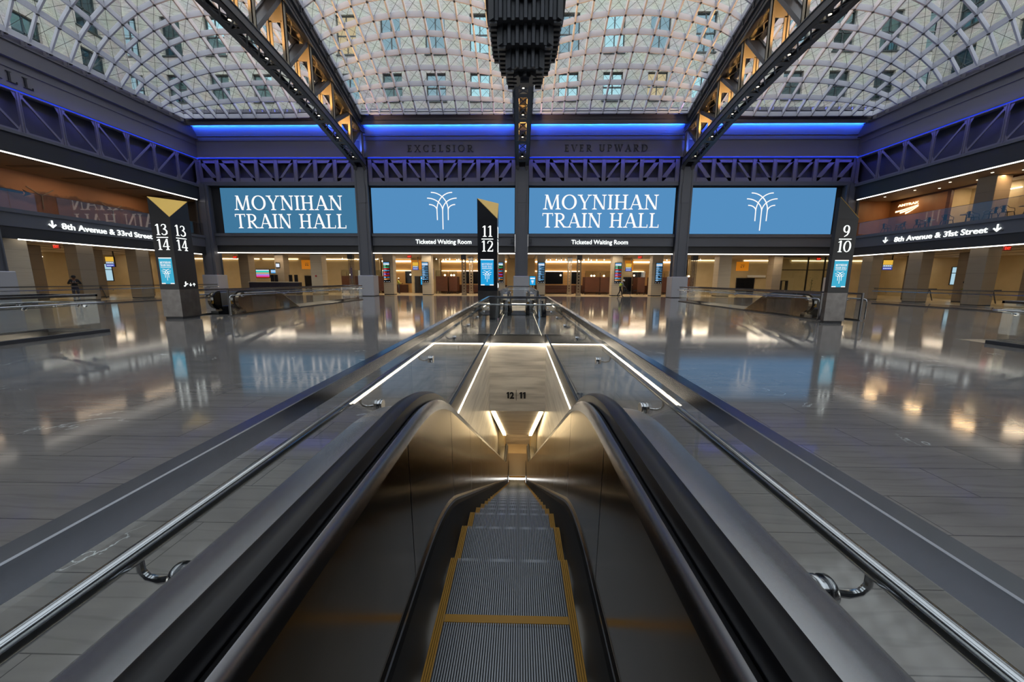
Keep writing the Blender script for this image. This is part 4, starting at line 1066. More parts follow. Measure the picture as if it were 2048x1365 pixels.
# ------------------------------------------------------------------ platform pylons
def pylon(label, fx, fy, top, bot, rz=0., side_nums=False):
    """(fx, fy) = front right corner; the gold plane cuts that corner at the top"""
    t = thing('platform_pylon', label, 'pylon', (fx, fy, 0), rz, 'platform number pylons')
    w, d, zt, zc, zm = .74, .86, 4.5, 3.78, 1.13
    FL, FR, BR, BL = (-w, 0), (0, 0), (0, d), (-w, .16)
    base = [FL, FR, BR, (-.14, d), BL]
    q = lambda pts, z: [(x, y, z) for x, y in pts]
    inset = [(-w+.04, .03), (-.04, .03), (-.04, d-.04), (-.14, d-.04), (-w+.04, .15)]
    b = MB(); b.prism(q(inset, 0), (0, 0, .09)); b.build('plinth', 'steel_dark', t)
    b = MB(); b.prism(q(base, .09), (0, 0, zm-.09)); b.box(-.004, .006, -.006, .004, .09, zm); b.build('metal_base', 'pylon_metal', t)
    b = MB(); n = len(base)
    lo, hi = q(base, zm+.006), [(FL[0], FL[1], zt), (FR[0], FR[1], zc), (BR[0], BR[1], zt-.02), (-.14, d, zt), (BL[0], BL[1], zt)]
    b.v += lo+hi
    for i in range(n): j = (i+1) % n; b.face((i, j, n+j, n+i))
    b.face((5, 7, 8, 9)); b.face((4, 3, 2, 1, 0))
    b.build('body', 'pylon_black', t)
    b = MB(); b.prism([hi[0], hi[1], hi[2]], Vector((.008, -.010, .012))); b.build('gold_facet', 'gold_panel', t)
    for z in (zc-.03, 2.52): b = MB(); b.box(-w-.002, .004, -.004, .0, z, z+.008); b.box(0, .004, 0, d, z, z+.008); b.build('joint', 'black', t)
    def nums(o, ux, wd):
        m = MB(); ux = Vector(ux)
        for txt, z in ((top, 3.14), (bot, 2.60)):
            W = serif_width(txt, .02)*.40; serif_text(m, txt, Vector(o)+ux*(wd/2-W/2)+Vector((0, 0, z)), ux, (0, 0, 1), .40, W, .006, .02)
        p = Vector(o); nrm = ux.cross(Vector((0, 0, 1)))
        m.prism([p+ux*(wd/2+a)+Vector((0, 0, zz)) for a, zz in ((-.22, 3.04), (.22, 3.04), (.22, 3.07), (-.22, 3.07))], nrm*.006)
        m.build('numerals', 'letter_white', t)
    nums((-w, 0, 0), (1, 0, 0), w); nums((0, 0, 0), (0, 1, 0), d-.1)
    # information display on the front
    x0, x1, z0, z1 = -w+.11, -.14, 1.34, 2.32
    b = MB(); b.box(x0, x1, -.012, 0, z0, z1); b.build('display', 'kiosk_blue' if fx != PX[1] else 'kiosk_bright', t)
    b = MB(); cx = (x0+x1)/2; W = x1-x0
    serif_text(b, 'MOYNIHAN', (x0+.04, -.012, z1-.22), (1, 0, 0), (0, 0, 1), .075, W-.08, .003, .05)
    serif_text(b, 'TRAIN HALL', (x0+.04, -.012, z1-.32), (1, 0, 0), (0, 0, 1), .075, W-.08, .003, .05)
    b.box(x0+.05, x1-.05, -.015, -.012, z1-.365, z1-.35)
    palm_logo(b, (cx, -.012, z0+.13), (1, 0, 0), (0, 0, 1), .42, .016, .003)
    b.box(x0, x1, -.014, -.012, z1-.035, z1); b.box(x0, x0+.15, -.014, -.012, z0, z0+.035); b.box(x1-.15, x1, -.014, -.012, z0, z0+.035)
    b.build('display_content', 'screen_text', t)
    # pictograms on the right-hand face: escalator, up and down arrows
    b = MB(); y = .22
    b.prism([(0, y+a, 1.24+c) for a, c in ((0, 0), (.06, 0), (.13, .08), (.19, .08), (.19, .12), (.11, .12), (.05, .045), (0, .045))], (.006, 0, 0)); b.sphere((.006, y+.10, 1.4), .018, 8, 6)
    b.prism([(0, y+a, 1.24+c) for a, c in ((.06, .08), (.10, .12), (.10, .2), (.06, .16))], (.006, 0, 0))
    arrow_down(b, (0, y+.30, 1.245), (0, 1, 0), (0, 0, 1), .13, .006)
    arrow_down(b, (0, y+.30+.14, 1.245+.13), (0, -1, 0), (0, 0, -1), .13, -.006) if False else None
    P = lambda a, c: (0, y+.46+a, 1.245+c)
    b.prism([P(-.011, 0), P(.011, 0), P(.011, .1), P(-.011, .1)], (.006, 0, 0)); b.prism([P(-.06, .07), P(0, .13), P(.06, .07), P(.045, .055), P(0, .1), P(-.045, .055)], (.0065, 0, 0))
    b.build('pictogram', 'letter_white', t)
    return t
PX = [-12.95, -.86, 12.08]
pylon('black pylon with gold facet reading 13 and 14 on two faces', PX[0], 14.1, '13', '14')
pylon('black pylon with gold corner facet reading 11 and 12', PX[1], 14.42, '11', '12')
pylon('black pylon with sloping top reading 9 and 10', PX[2], 14.15, '9', '10')

# ------------------------------------------------------------------ hanging clock
def clock():
    t = thing('hanging_clock', 'dark stepped clock hanging from the central roof truss', 'clock', (CX[1]-.03, 11.42, 0))
    def outline(n, h, inset=0.):
        p = 2*h/n; d = .10; pts = []
        prof = [(.0, d), (.18, d), (.32, 0), (.68, 0), (.82, d)]       # groove, slope, flat rib, slope
        side = []
        for i in range(n):
            for a, e in prof: side.append((-h+(i+a)*p, e))
        side = [(x, e) for x, e in side if -h+d*1.2 < x < h-d*1.2]
        for k in range(4):
            cs, sn = [(1, 0), (0, 1), (-1, 0), (0, -1)][k]
            for x, e in side: a, b_ = x, -h+e; pts.append((a*cs-b_*sn, a*sn+b_*cs))
        return pts
    for nm, n, h, z0, z1 in (('upper_tier', 9, .94, 8.0, 11.4), ('middle_tier', 7, .73, 7.55, 8.05), ('lower_tier', 5, .52, 7.1, 7.6)):
        b = MB(); b.prism([(x, y, z0) for x, y in outline(n, h)], (0, 0, z1-z0)); y = -h+.12
        while y < h-.08:
            for s in (-1, 1): b.box(*sorted((s*(h-.22), s*(h-.04))), y, y+.1, z0-.06, z0)
            y += .21
        b.build(nm, 'clock_bronze', t)
    b = MB(); b.prism([(x, y, 7.0) for x, y in outline(3, .32)], (0, 0, .12)); b.box(-.12, .12, -.12, .12, 6.9, 7.02); b.build('bottom_boss', 'clock_bronze', t)
    for k in range(4):
        a = k*math.pi/2; M = Matrix.Rotation(a, 4, 'Z')
        b = MB(); b.lathe((0, -.97, 9.38), [(.80, .06), (.92, .06), (.96, .0), (.92, -.06), (.84, -.05), (.80, .0)], 40, 'y'); o = b.build('bezel', 'clock_bronze', t); o.matrix_parent_inverse.identity(); o.rotation_euler.z = a
        b = MB(); b.lathe((0, -.965, 9.38), [(.80, -.03), (.80, -.022)], 40, 'y'); q = b.build('dial', 'dial_white', t); q.rotation_euler.z = a
        b = MB()
        for i in range(12):
            u = i*math.pi/6; b.bar((.74*math.sin(u), -1.0, 9.38+.74*math.cos(u)), (.64*math.sin(u), -1.0, 9.38+.64*math.cos(u)), .04, .02, (0, 1, 0))
        b.bar((0, -1.01, 9.38), (.3, -1.01, 9.75), .05, .015, (0, 1, 0)); b.bar((0, -1.015, 9.38), (-.5, -1.015, 9.6), .035, .015, (0, 1, 0)); q = b.build('hands_and_marks', 'black', t); q.rotation_euler.z = a
    b = MB(); b.box(-.3, .3, -.3, .3, 11.4, 11.9)
    for sx in (-1, 1):
        for sy in (-1, 1): b.tube([(sx*.24, sy*.24, 11.9), (sx*.42, sy*.5, 14.35)], .05, 8)
    b.build('hanger', 'clock_bronze', t)
mat('clock_bronze', rgb(56, 60, 68), .4, .25)
glow('dial_white', (.9, .88, .8), .8)
clock()
# ------------------------------------------------------------------ concourse behind the end wall
def lamp(name, x, y, z, sx, sy, e, c=(1., .84, .62), rx=0., ry=0.):
    ld = bpy.data.lights.new(name, 'AREA'); ld.shape = 'RECTANGLE'; ld.size = sx; ld.size_y = sy; ld.energy = e; ld.color = c
    o = bpy.data.objects.new(name, ld); col.objects.link(o); o.location = (x, y, z); o.rotation_euler = (rx, ry, 0)
    return o
b = MB(); b.box(-46, 46, 35.6, 48, 3.98, 4.1); struct(b.build('ceiling_concourse', 'ceiling_white'))
b = MB()
for x in (-40, -34, -27.5, -22, -9.8, -1.2, 1.6, 10.6, 15.5, 21, 26, 32): b.box(x-.09, x+.09, 35.9, 44.4, 3.965, 3.985)
for y in (37.2, 43.2): b.box(-45, -15, y-.06, y+.06, 3.965, 3.985); b.box(15.5, 45, y-.06, y+.06, 3.965, 3.985)
struct(b.build('trim_10', 'black'))
b = MB(); b.box(-46, -16.5, 44.5, 44.8, 0, 4); b.box(19.5, 46, 44.5, 44.8, 0, 4); b.box(-1.5, 1.7, 44.2, 44.8, 0, 4); b.box(-12.6, -9.4, 43.9, 44.8, 0, 4); b.box(11.2, 12.9, 43.9, 44.8, 0, 4)
struct(b.build('wall_concourse', 'cream_wall'))
b = MB(); b.box(-16.5, -12.6, 45.2, 45.5, 0, 4); b.box(-9.4, -1.5, 45.2, 45.5, 0, 4); b.box(1.7, 11.2, 45.2, 45.5, 0, 4); b.box(12.9, 19.5, 45.2, 45.5, 0, 4); struct(b.build('wall_waiting_room', 'plywood'))
b = MB()
for x0, x1 in ((-16.5, -13.4), (-9.4, -1.5), (1.7, 11.2), (13.2, 19.5)): b.box(x0, x1, 44.9, 45.2, 0, .95)
struct(b.build('trim_11', 'wood'))
for X in (-46, 46): w_ = MB(); w_.box(X-.1, X+.1, 30, 48, 0, 4); struct(w_.build('wall_concourse_end', 'cream_wall'))
w_ = MB(); w_.box(-46, 46, 47.9, 48.1, 0, 4.1); struct(w_.build('wall_concourse_rear', 'cream_wall'))
b = MB()
for x0, x1 in ((-45, -30.6), (-30.4, -26.), (-24.2, -16.6), (19.6, 24), (25.6, 30), (31, 45)): b.box(x0+.1, x1-.1, 44.38, 44.44, 3.82, 3.88)
tag(b.build('cove_strip_light', 'led_cream'), 'long warm cove light along the top of the cream concourse back wall', 'light')
b = MB()
for x0, x1 in ((-16.4, -12.7), (-9.3, -1.6), (1.8, 11.1), (13.0, 19.4)): b.box(x0, x1, 45.05, 45.15, 3.60, 3.75)
tag(b.build('cove_strip_light', 'led_warm'), 'bright cove light above the plywood walls of the waiting rooms', 'light')
b = MB()
for x0, x1 in ((-16.4, -13.0), (-9.3, -1.6), (1.8, 7.2), (13.2, 14.6)): b.box(x0, x1, 45.08, 45.16, 2.56, 2.61)
tag(b.build('shelf_strip_light', 'led_warm'), 'thin light line above the dark screens of the waiting rooms', 'light')
for x in (-41, -34, -27, -20, -13, -6, 6, 12, 19, 26, 33, 41): lamp('concourse_fill', x, 40.3, 3.94, 3.2, .18, 180 if abs(x) < 20 else 95)  # fill lights added under the ceiling to brighten the concourse, no fixtures modelled
for x in (-24, -8, 8, 24): lamp('concourse_fill', x, 36.9, 3.94, 3., .12, 70)

def pillar(x0, x1, y0, y1, z1, label, m='limestone', nm='stone_pillar', grp='stone pillars of the concourse', board=None, pn=None):
    t = thing(nm, label, 'pillar', ((x0+x1)/2, (y0+y1)/2, 0), 0, grp); hx, hy = (x1-x0)/2, (y1-y0)/2
    b = MB(); b.bbox(-hx, hx, -hy, hy, .1, z1, .015); b.build('shaft', m, t)
    b = MB(); b.box(-hx+.02, hx-.02, -hy+.02, hy-.02, 0, .1); b.build('plinth', 'steel_dark', t)
    b = MB()
    for z in (1.05, 2.1, 3.15): 
        if z < z1: b.box(-hx-.002, hx+.002, -hy-.002, hy+.002, z, z+.006)
    b.build('joint', 'black', t)
    return t
PB = [(-13.62, -12.6, 'first pillar, beside the pedestal left of the 11 and 12 pylon'), (-9.75, -8.8, 'second pillar from that pedestal, left of the 11 and 12 pylon'), (-2.45, -1.5, 'pillar half hidden by the 11 and 12 pylon'), (1.72, 2.5, 'pillar just right of the central steel column'), (9.07, 10.04, 'pillar behind the worker in a yellow vest'), (12.95, 13.99, 'pillar left of the pedestal nearest the worker')]
for x0, x1, l in PB: pillar(x0, x1, 37.6, 38.5, 3.98, 'limestone '+l)
for x0, x1, l in ((-28.2, -27.2, 'left of the departure screens above the ticket counter'), (-24.55, -23.65, 'at the right end of the ticket counter screens'), (24.7, 25.55, 'left of the glass shop front')):
    pillar(x0, x1, 37.7, 38.6, 3.98, 'taupe stone pillar '+l, 'taupe_stone')
pillar(-20.9, -19.75, 37.6, 38.6, 3.98, 'pale limestone pillar with a small red alarm box, right of the ticket counter')
pillar(19.4, 20.6, 37.6, 38.6, 3.98, 'pale limestone pillar left of the orange track panel 6 and 7')
b = MB(); b.box(-.07, .07, -.02, .02, -.08, .08); tag(b.build('alarm_box', 'red_plastic', loc=(-20.4, 37.58, 1.85)), 'small red fire alarm box on the pale pillar right of the ticket counter', 'alarm')

# departure boards on the pillars
def board(x, colors, label):
    t = thing('departure_board', label, 'screen', (x, 37.57, 1.27), 0, 'departure boards on the pillars')
    b = MB(); b.box(-.33, .33, -.05, .03, 0, 2.0); b.build('casing', 'black', t)
    b = MB(); mats = ['row_white', 'row_sky', 'row_green', 'row_red', 'row_purple', 'row_orange', 'row_teal']
    b.mi = 1; b.box(-.29, .29, -.056, -.05, 1.87, 1.94); b.mi = 0; b.box(-.29, .29, -.056, -.05, 1.70, 1.84)
    random.seed(int(x*10)+50)
    for i, c in enumerate(colors):
        z = 1.60-i*.165
        b.mi = c; b.box(-.29, random.uniform(-.06, .2), -.056, -.05, z-.005, z+.06); b.box(random.uniform(.0, .1), .29, -.0555, -.05, z+.02, z+.06)
        b.mi = 0; b.box(-.27, random.uniform(-.16, .0), -.058, -.05, z-.045, z-.02)
    for xx in (-.24, .0, .22): b.mi = 0; b.box(xx-.04, xx+.04, -.056, -.05, .05, .08)
    b.build('display', mats, t); return t
CR = [2, 2, 3, 1, 3, 4, 3, 1, 5]; CB = [1]*9
board(-13.25, CR, 'departure board with coloured rows on the pillar farther left of the 11 and 12 pylon')
board(-9.4, CB, 'departure board with blue rows on the pillar just left of the 11 and 12 pylon')
board(-1.98, CR, 'tall departure board with coloured rows half hidden by the 11 and 12 pylon')
board(2.1, CB, 'tall departure board with blue rows on the pillar right of the central steel column')
board(9.62, CR, 'tall departure board with coloured rows above the worker in a yellow vest')
board(13.6, CB, 'tall departure board with blue rows on the pillar left of a pedestal')

# riveted lattice posts
def lattice_post(x, y, label, h=3.98):
    t = thing('lattice_post', label, 'column', (x, y, 0), 0, 'old lattice posts of the concourse')
    w = .2; b = MB()
    for sx in (-1, 1):
        for sy in (-1, 1):
            b.box(*sorted((sx*w, sx*(w-.07))), *sorted((sy*w, sy*(w-.015))), 0, h); b.box(*sorted((sx*w, sx*(w-.015))), *sorted((sy*w, sy*(w-.07))), 0, h)
    b.build('corner_angle', 'taupe_stone', t)
    b = MB(); z = .35; k = 0
    while z < h-.7:
        for sy in (-1, 1): b.bar((-w+.04, sy*w, z), (w-.04, sy*w, z+.3), .035, .012, (0, 1, 0)); b.bar((w-.04, sy*(w+.002), z), (-w+.04, sy*(w+.002), z+.3), .035, .012, (0, 1, 0))
        z += .3
    b.build('lacing', 'taupe_stone', t)
    b = MB(); b.box(-w-.02, w+.02, -w-.02, w+.02, 0, .32); b.box(-w-.06, w+.06, -w-.06, w+.06, 0, .04); b.build('foot', 'taupe_stone', t)
    b = MB(); b.box(-w-.05, w+.05, -w-.05, w+.05, h-.45, h); b.build('head', 'steel_dark', t)
lattice_post(-17.0, 38.1, 'riveted lattice post left of the pedestal between two screens')
lattice_post(-5.63, 38.1, 'riveted lattice post left of the 11 and 12 pylon, the nearer of two')
lattice_post(-5.3, 41.2, 'riveted lattice post left of the 11 and 12 pylon, the farther of two')
lattice_post(5.35, 41.2, 'riveted lattice post right of the central steel column, the farther of two')
lattice_post(5.88, 38.1, 'riveted lattice post right of the central steel column, the nearer of two')
lattice_post(17.2, 38.1, 'riveted lattice post just right of the pedestal farther right than the worker')

# ticket counter with its screens
t = thing('ticket_counter', 'long dark navy ticket counter under the left train hall screen', 'counter', (-24.3, 37.2, 0))
for i in range(5): b = MB(); b.box(-2.5+i*1.0, -1.52+i*1.0, -.26, .26, .08, 1.2); b.build('front_panel', 'navy_panel', t)
b = MB(); b.box(-2.55, 2.55, -.32, .32, 1.2, 1.27); b.build('worktop', 'limestone', t); b = MB(); b.box(-2.45, 2.45, -.25, .25, 0, .08); b.build('plinth', 'black', t)
for x, l in ((-24.58, 'first'), (-24.2, 'second'), (-22.75, 'third'), (-22.2, 'last')):
    b = MB(); b.box(-.17, .17, -.02, .02, 0, .68); b.box(-.05, .05, -.06, .06, 0, .03)
    tag(b.build('counter_screen', 'black_gloss', loc=(x, 37.2, 1.27)), f'dark upright screen on the navy ticket counter, {l} of four from its left end', 'screen', 'dark screens on the ticket counter')
def wall_screen(x0, x1, z0, z1, y, rows, label):
    t = thing('wall_screen', label, 'screen', ((x0+x1)/2, y, z0)); hx = (x1-x0)/2; h = z1-z0
    b = MB(); b.box(-hx-.04, hx+.04, -.03, .04, -.05, h+.1); b.build('casing', 'black', t)
    b = MB(); n = len(rows)
    for i, c in enumerate(rows): b.mi = c; b.box(-hx, hx-(.0 if i % 2 else .0), -.036, -.03, h-(i+1)*h/n+.01, h-i*h/n)
    b.build('display', ['row_white', 'row_teal', 'row_orange', 'row_sky', 'row_red', 'row_pink', 'row_purple'], t)
wall_screen(-31.25, -29.68, 1.7, 2.6, 44.44, [0, 1, 1, 2, 3, 5, 6, 4], 'wide screen with teal and pink rows above the ticket counter')
wall_screen(-29.45, -28.65, 2.2, 2.6, 44.44, [3, 0, 3, 3], 'small blue screen beside the wide one above the ticket counter')
wall_screen(-24.4, -24.05, 2.7, 3.05, 37.68, [0], 'small white display on the taupe pillar by the ticket counter')

# orange track panels over dark doorways
def track_panel(x, y, txt, z0, z1, w, label):
    t = thing('track_panel', label, 'sign', (x, y, z0), 0, 'orange track panels'); h = z1-z0
    b = MB(); b.box(-w/2, w/2, -.03, .0, 0, h); b.build('panel', 'orange_panel', t)
    sans_text('lettering', 'TRACKS', (-.22, -.034, h*.60), (1, 0, 0), (0, 0, 1), .09, 'black', t, .003, .003, .44)
    sans_text('lettering', txt, (-.22, -.034, h*.36), (1, 0, 0), (0, 0, 1), .17, 'black', t, .006, .003, .42)
def doorway(x, y, w, h, label):
    t = thing('dark_doorway', label, 'door', (x, y, 0))
    b = MB(); b.box(-w/2, -w/2+.05, -.04, .02, 0, h); b.box(w/2-.05, w/2, -.04, .02, 0, h); b.box(-w/2, w/2, -.04, .02, h-.05, h); b.build('frame', 'stainless_dark', t)
    b = MB(); b.box(-w/2+.05, -.005, -.02, .01, .01, h-.05); b.build('leaf', 'black_gloss', t); b = MB(); b.box(.005, w/2-.05, -.02, .01, .01, h-.05); b.build('leaf', 'black_gloss', t)
track_panel(-25.1, 44.46, '14 16', 2.7, 3.75, 1.25, 'orange track panel over the dark doorway right of the ticket counter'); doorway(-25.0, 44.46, 1.0, 1.95, 'dark doorway beside the ticket counter')
track_panel(-11.9, 43.86, '14', 2.7, 3.75, 1.35, 'orange track panel between the two pillars left of the 11 and 12 pylon'); doorway(-11.75, 43.86, 1.0, 1.95, 'dark doorway between the two pillars left of the 11 and 12 pylon')
track_panel(12.45, 43.86, '8 7', 2.7, 3.8, .95, 'orange track panel right of the worker in a yellow vest'); doorway(12.35, 43.86, 1.0, 1.95, 'dark doorway right of the worker in a yellow vest')
track_panel(25.6, 44.46, '6 7', 2.7, 3.72, 1.4, 'orange track panel 6 and 7 beyond the right side escalator'); doorway(26.1, 44.46, 2.1, 1.9, 'dark doorway under the orange track panel 6 and 7')
b = MB(); b.box(-1.0, 1.0, -.1, .1, 0, .26); tag(b.build('door_canopy', 'white_paint', loc=(27.2, 44.3, 1.95)), 'white canopy board beside the doorway under the orange panel 6 and 7', 'canopy')

# hanging yellow and blue way signs
def way_sign(x, y, z, w, label, rz=0., zc=3.97):
    t = thing('way_sign', label, 'sign', (x, y, z), rz, 'hanging yellow and blue way signs')
    b = MB(); b.box(-w/2-.03, w/2+.03, -.05, .05, -.03, .83); b.build('casing', 'black', t)
    b = MB(); b.box(-w/2, w/2, -.056, -.05, .42, .8); b.build('yellow_panel', 'sign_yellow', t)
    b = MB(); b.box(-w/2, w/2, -.056, -.05, .22, .41); b.build('grey_panel', 'sign_grey', t)
    b = MB(); b.box(-w/2, w/2, -.056, -.05, .0, .21); b.build('blue_panel', 'sign_blue', t)
    b = MB()
    for zz, n in ((.29, 4), (.07, 5)):
        for i in range(n): b.box(-w/2+.06+i*(w-.12)/n, -w/2+.06+(i+.7)*(w-.12)/n, -.06, -.056, zz, zz+.07)
    b.build('lettering', 'row_white', t)
    b = MB(); b.box(w/2-.06, w/2, -.03, .03, .8, zc-z); b.build('hanger', 'black', t)
way_sign(-11.45, 41.6, 2.6, .62, 'hanging way sign between the two pillars left of the 11 and 12 pylon')
way_sign(11.7, 41.4, 2.55, .62, 'hanging way sign right of the worker in a yellow vest')

# exit signs
def exit_sign(x, y, z, label, rz=0., w=.42):
    t = thing('exit_sign', label, 'sign', (x, y, z), rz, 'red exit signs')
    b = MB(); b.box(-w/2, w/2, -.03, .03, 0, .26); b.build('casing', 'red_plastic', t)
    b = MB(); b.box(-.012, .012, -.012, .012, .26, (3.98 if y > 36.5 else 8.53 if z > 6 else 3.77)-z); b.build('hanger', 'steel_dark', t)
    sans_text('lettering', 'EXIT', (-w*.42, -.032, .05), (1, 0, 0), (0, 0, 1), .16, 'exit_red', t, .008, .004, w*.84)
exit_sign(-27.95, 37.0, 3.5, 'red EXIT sign above the taupe pillar left of the ticket counter'); exit_sign(-10.75, 37.0, 3.62, 'red EXIT sign between the two pillars left of the 11 and 12 pylon')
exit_sign(11.5, 37.0, 3.62, 'red EXIT sign above the doorway right of the worker'); exit_sign(28.4, 37.0, 3.52, 'red EXIT sign left of the 9 and 10 pylon')

# waiting rooms: booths, benches, dark screens, globe lamps, spotlights
def booth(x0, x1, y0, y1, label):
    t = thing('booth', label, 'booth', ((x0+x1)/2, (y0+y1)/2, 0), 0, 'wooden booths of the waiting rooms'); hx, hy = (x1-x0)/2, (y1-y0)/2
    b = MB(); b.bbox(-hx, hx, -hy, -hy+.08, .28, 1.9, .01); b.bbox(-hx, hx, hy-.08, hy, .28, 1.9, .01); b.bbox(hx-.08, hx, -hy+.08, hy-.08, .28, 1.9, .01); b.build('panelling', 'wood', t)
    b = MB(); b.box(-hx+.1, hx-.1, -hy+.1, hy-.1, .38, .48); b.build('seat', 'cloth_navy', t)
    b = MB()
    for x in (-hx+.03, hx-.03):
        for y in (-hy+.03, hy-.03): b.box(x-.03, x+.03, y-.03, y+.03, 0, .3)
    b.build('leg', 'black', t)
    b = MB(); b.box(-hx, hx, -hy+.03, -hy+.045, 1.9, 2.55); b.build('glass_screen', 'room_glass', t)
    b = MB(); n = max(3, int((x1-x0)/.4))
    for i in range(n): x = -hx+2*hx*i/(n-1); b.box(x-.015, x+.015, -hy+.02, -hy+.055, 1.9, 2.35)
    b.build('screen_post', 'wood', t)
for a in ((-19.7, -17.35, 'behind the lattice post left of a pedestal'), (-16.2, -14.6, 'behind the pedestal between the left screens'), (-9.25, -7.95, 'left of the 11 and 12 pylon, the wider'), (-7.8, -6.9, 'left of the 11 and 12 pylon, the narrower'), (7.1, 8.7, 'left of the worker, the farther'), (8.75, 9.9, 'left of the worker, the nearer'), (12.8, 13.6, 'behind the pillar left of a pedestal'), (14.4, 16.3, 'behind the pedestal right of the worker'), (17.5, 18.9, 'right of the lattice post beyond the right pedestal')):
    booth(a[0], a[1], 41.5, 43.2, 'brown wooden booth '+a[2])
for x0, x1, l in ((-6.6, -1.7, 'behind the 11 and 12 pylon'), (2.9, 6.2, 'right of the central steel column')):
    t = thing('wooden_bench', 'long brown wooden bench '+l, 'bench', ((x0+x1)/2, 43.4, 0)); h = (x1-x0)/2
    b = MB(); b.bbox(-h, h, -.4, .3, .12, .46, .02); b.build('seat', 'wood', t); b = MB(); b.bbox(-h, h, .3, .42, .12, .95, .01); b.build('backrest', 'wood', t); b = MB(); b.box(-h+.05, h-.05, -.3, .3, 0, .12); b.build('plinth', 'black', t)
for x0, x1, l in ((-6.95, -5.0, 'left of the 11 and 12 pylon'), (2.95, 5.1, 'right of the central steel column, the wider of two'), (6.1, 7.25, 'right of the central steel column, the narrower of two'), (13.3, 14.5, 'right of the worker in a yellow vest'), (-13.7, -12.75, 'behind the worker in a white helmet at the left pillar')):
    t = thing('dark_wall_screen', 'dark unlit wall screen '+l, 'screen', ((x0+x1)/2, 45.17, 1.1)); h = (x1-x0)/2
    b = MB(); b.box(-h, h, -.05, 0, 0, 1.42); b.build('casing', 'black', t); b = MB(); b.box(-h+.04, h-.04, -.056, -.05, .04, 1.38); b.build('display', 'black_gloss', t)
def globe(x, y, z, label, y1):
    t = thing('globe_lamp', label, 'lamp', (x, y, z), 0, 'globe lamps on the booths')
    b = MB(); b.sphere((0, 0, 0), .10, 14, 10); b.build('globe', 'globe', t, True); b = MB(); b.tube([(0, 0, .1), (0, .1, .13), (0, y1-y+.09, .13)], .012, 6); b.build('bracket', 'black', t)
for x, l in ((-18.6, 'on the booth behind the lattice post left of a pedestal'), (-8.2, 'first from the pillar, on the booths left of the 11 and 12 pylon'), (-7.5, 'second from the pillar, on the booths left of the 11 and 12 pylon'), (-7.2, 'third from the pillar, on the booths left of the 11 and 12 pylon'), (7.75, 'first on the booths left of the worker'), (8.05, 'second on the booths left of the worker'), (9.1, 'third on the booths left of the worker, nearest him'), (18.2, 'on the booth beyond the right pedestal')):
    globe(x, 41.35, 2.03, 'globe lamp '+l, 41.5)
for x, l in ((4.8, 'over the dark wide wall screen'), (-13.0, 'behind the worker in a white helmet'), (13.4, 'left of the pillar with blue departure rows')): globe(x, 44.9, 2.12, 'larger glowing globe lamp '+l, 45.15)
random.seed(3)
ORD = 'first second third fourth fifth sixth seventh eighth ninth tenth eleventh twelfth thirteenth fourteenth'.split()
for room, xs, l in (('a', [-9.0, -8.5, -8.1, -7.6, -7.0, -6.7, -6.1, -4.9, -4.4, -3.9, -3.3], 'left of the 11 and 12 pylon'), ('b', [2.6, 2.9, 3.3, 3.9, 4.3, 4.5, 4.9, 5.3, 6.4, 6.9, 7.3, 7.8, 8.3, 9.0], 'right of the central steel column'), ('c', [-19.2, -18.0, -16.6, -15.4], 'behind the left pedestal between two screens'), ('d', [15.6, 17.9, 18.7, 19.2], 'beyond the right pedestal')):
    for i, x in enumerate(xs):
        t = thing('spotlight', f'ceiling spotlight {l}, {ORD[i]} of its row', 'light', (x, 41.0+(i*37 % 10)*.16, 3.97), 0, f'ceiling spotlights {l}')
        b = MB(); b.lathe((0, 0, -.2), [(.035, .2), (.035, .06), (.06, .06), (.06, -.06)][::-1], 10); b.build('can', 'white_paint', t); b = MB(); b.sphere((0, -.02, -.25), .055, 10, 6); b.build('bulb', 'spot_bulb', t)
# kiosks and panels between the pillars
def kiosk(x, y, label, z0=.95, w=.3):
    t = thing('info_display', label, 'screen', (x, y, z0)); b = MB(); b.box(-w-.03, w+.03, -.03, .03, 0, .98); b.build('casing', 'black', t); b = MB(); b.box(-.05, .05, .0, .05, -z0, .1); b.box(-.2, .2, -.1, .14, -z0, -z0+.03); b.build('stand', 'steel_dark', t)
    b = MB(); b.box(-w, w, -.036, -.03, .03, .95); b.build('display', 'kiosk_bright', t); b = MB(); palm_logo(b, (0, -.036, .15), (1, 0, 0), (0, 0, 1), .4, .03, .003); b.box(-w+.05, w-.05, -.04, -.036, .68, .8); b.build('display_content', 'screen_text', t)
kiosk(-10.75, 42.1, 'blue display with palm emblem left of the second pillar with blue rows'); kiosk(1.35, 40.5, 'blue display with palm emblem just right of the central pedestal', .98); kiosk(10.45, 40.5, 'blue display with palm emblem behind the worker in a yellow vest'); kiosk(15.9, 40.3, 'narrow lit display right of the right pedestal', .9, .14)
for x, y, l in ((-9.5, 41.0, 'right of the second pillar with blue rows'), (-18.4, 41.2, 'behind the lattice post left of a pedestal'), (10.5, 43.0, 'left of the worker in a yellow vest')):
    t = thing('navy_banner', 'tall navy banner panel '+l, 'sign', (x, y, 0)); b = MB(); b.box(-.16, .16, -.02, .02, 1.6, 2.75); b.build('panel', 'navy_sign', t); b = MB(); b.box(-.03, .03, .02, .06, 0, 2.7); b.box(-.18, .18, -.12, .14, 0, .03); b.build('stand', 'steel_dark', t)
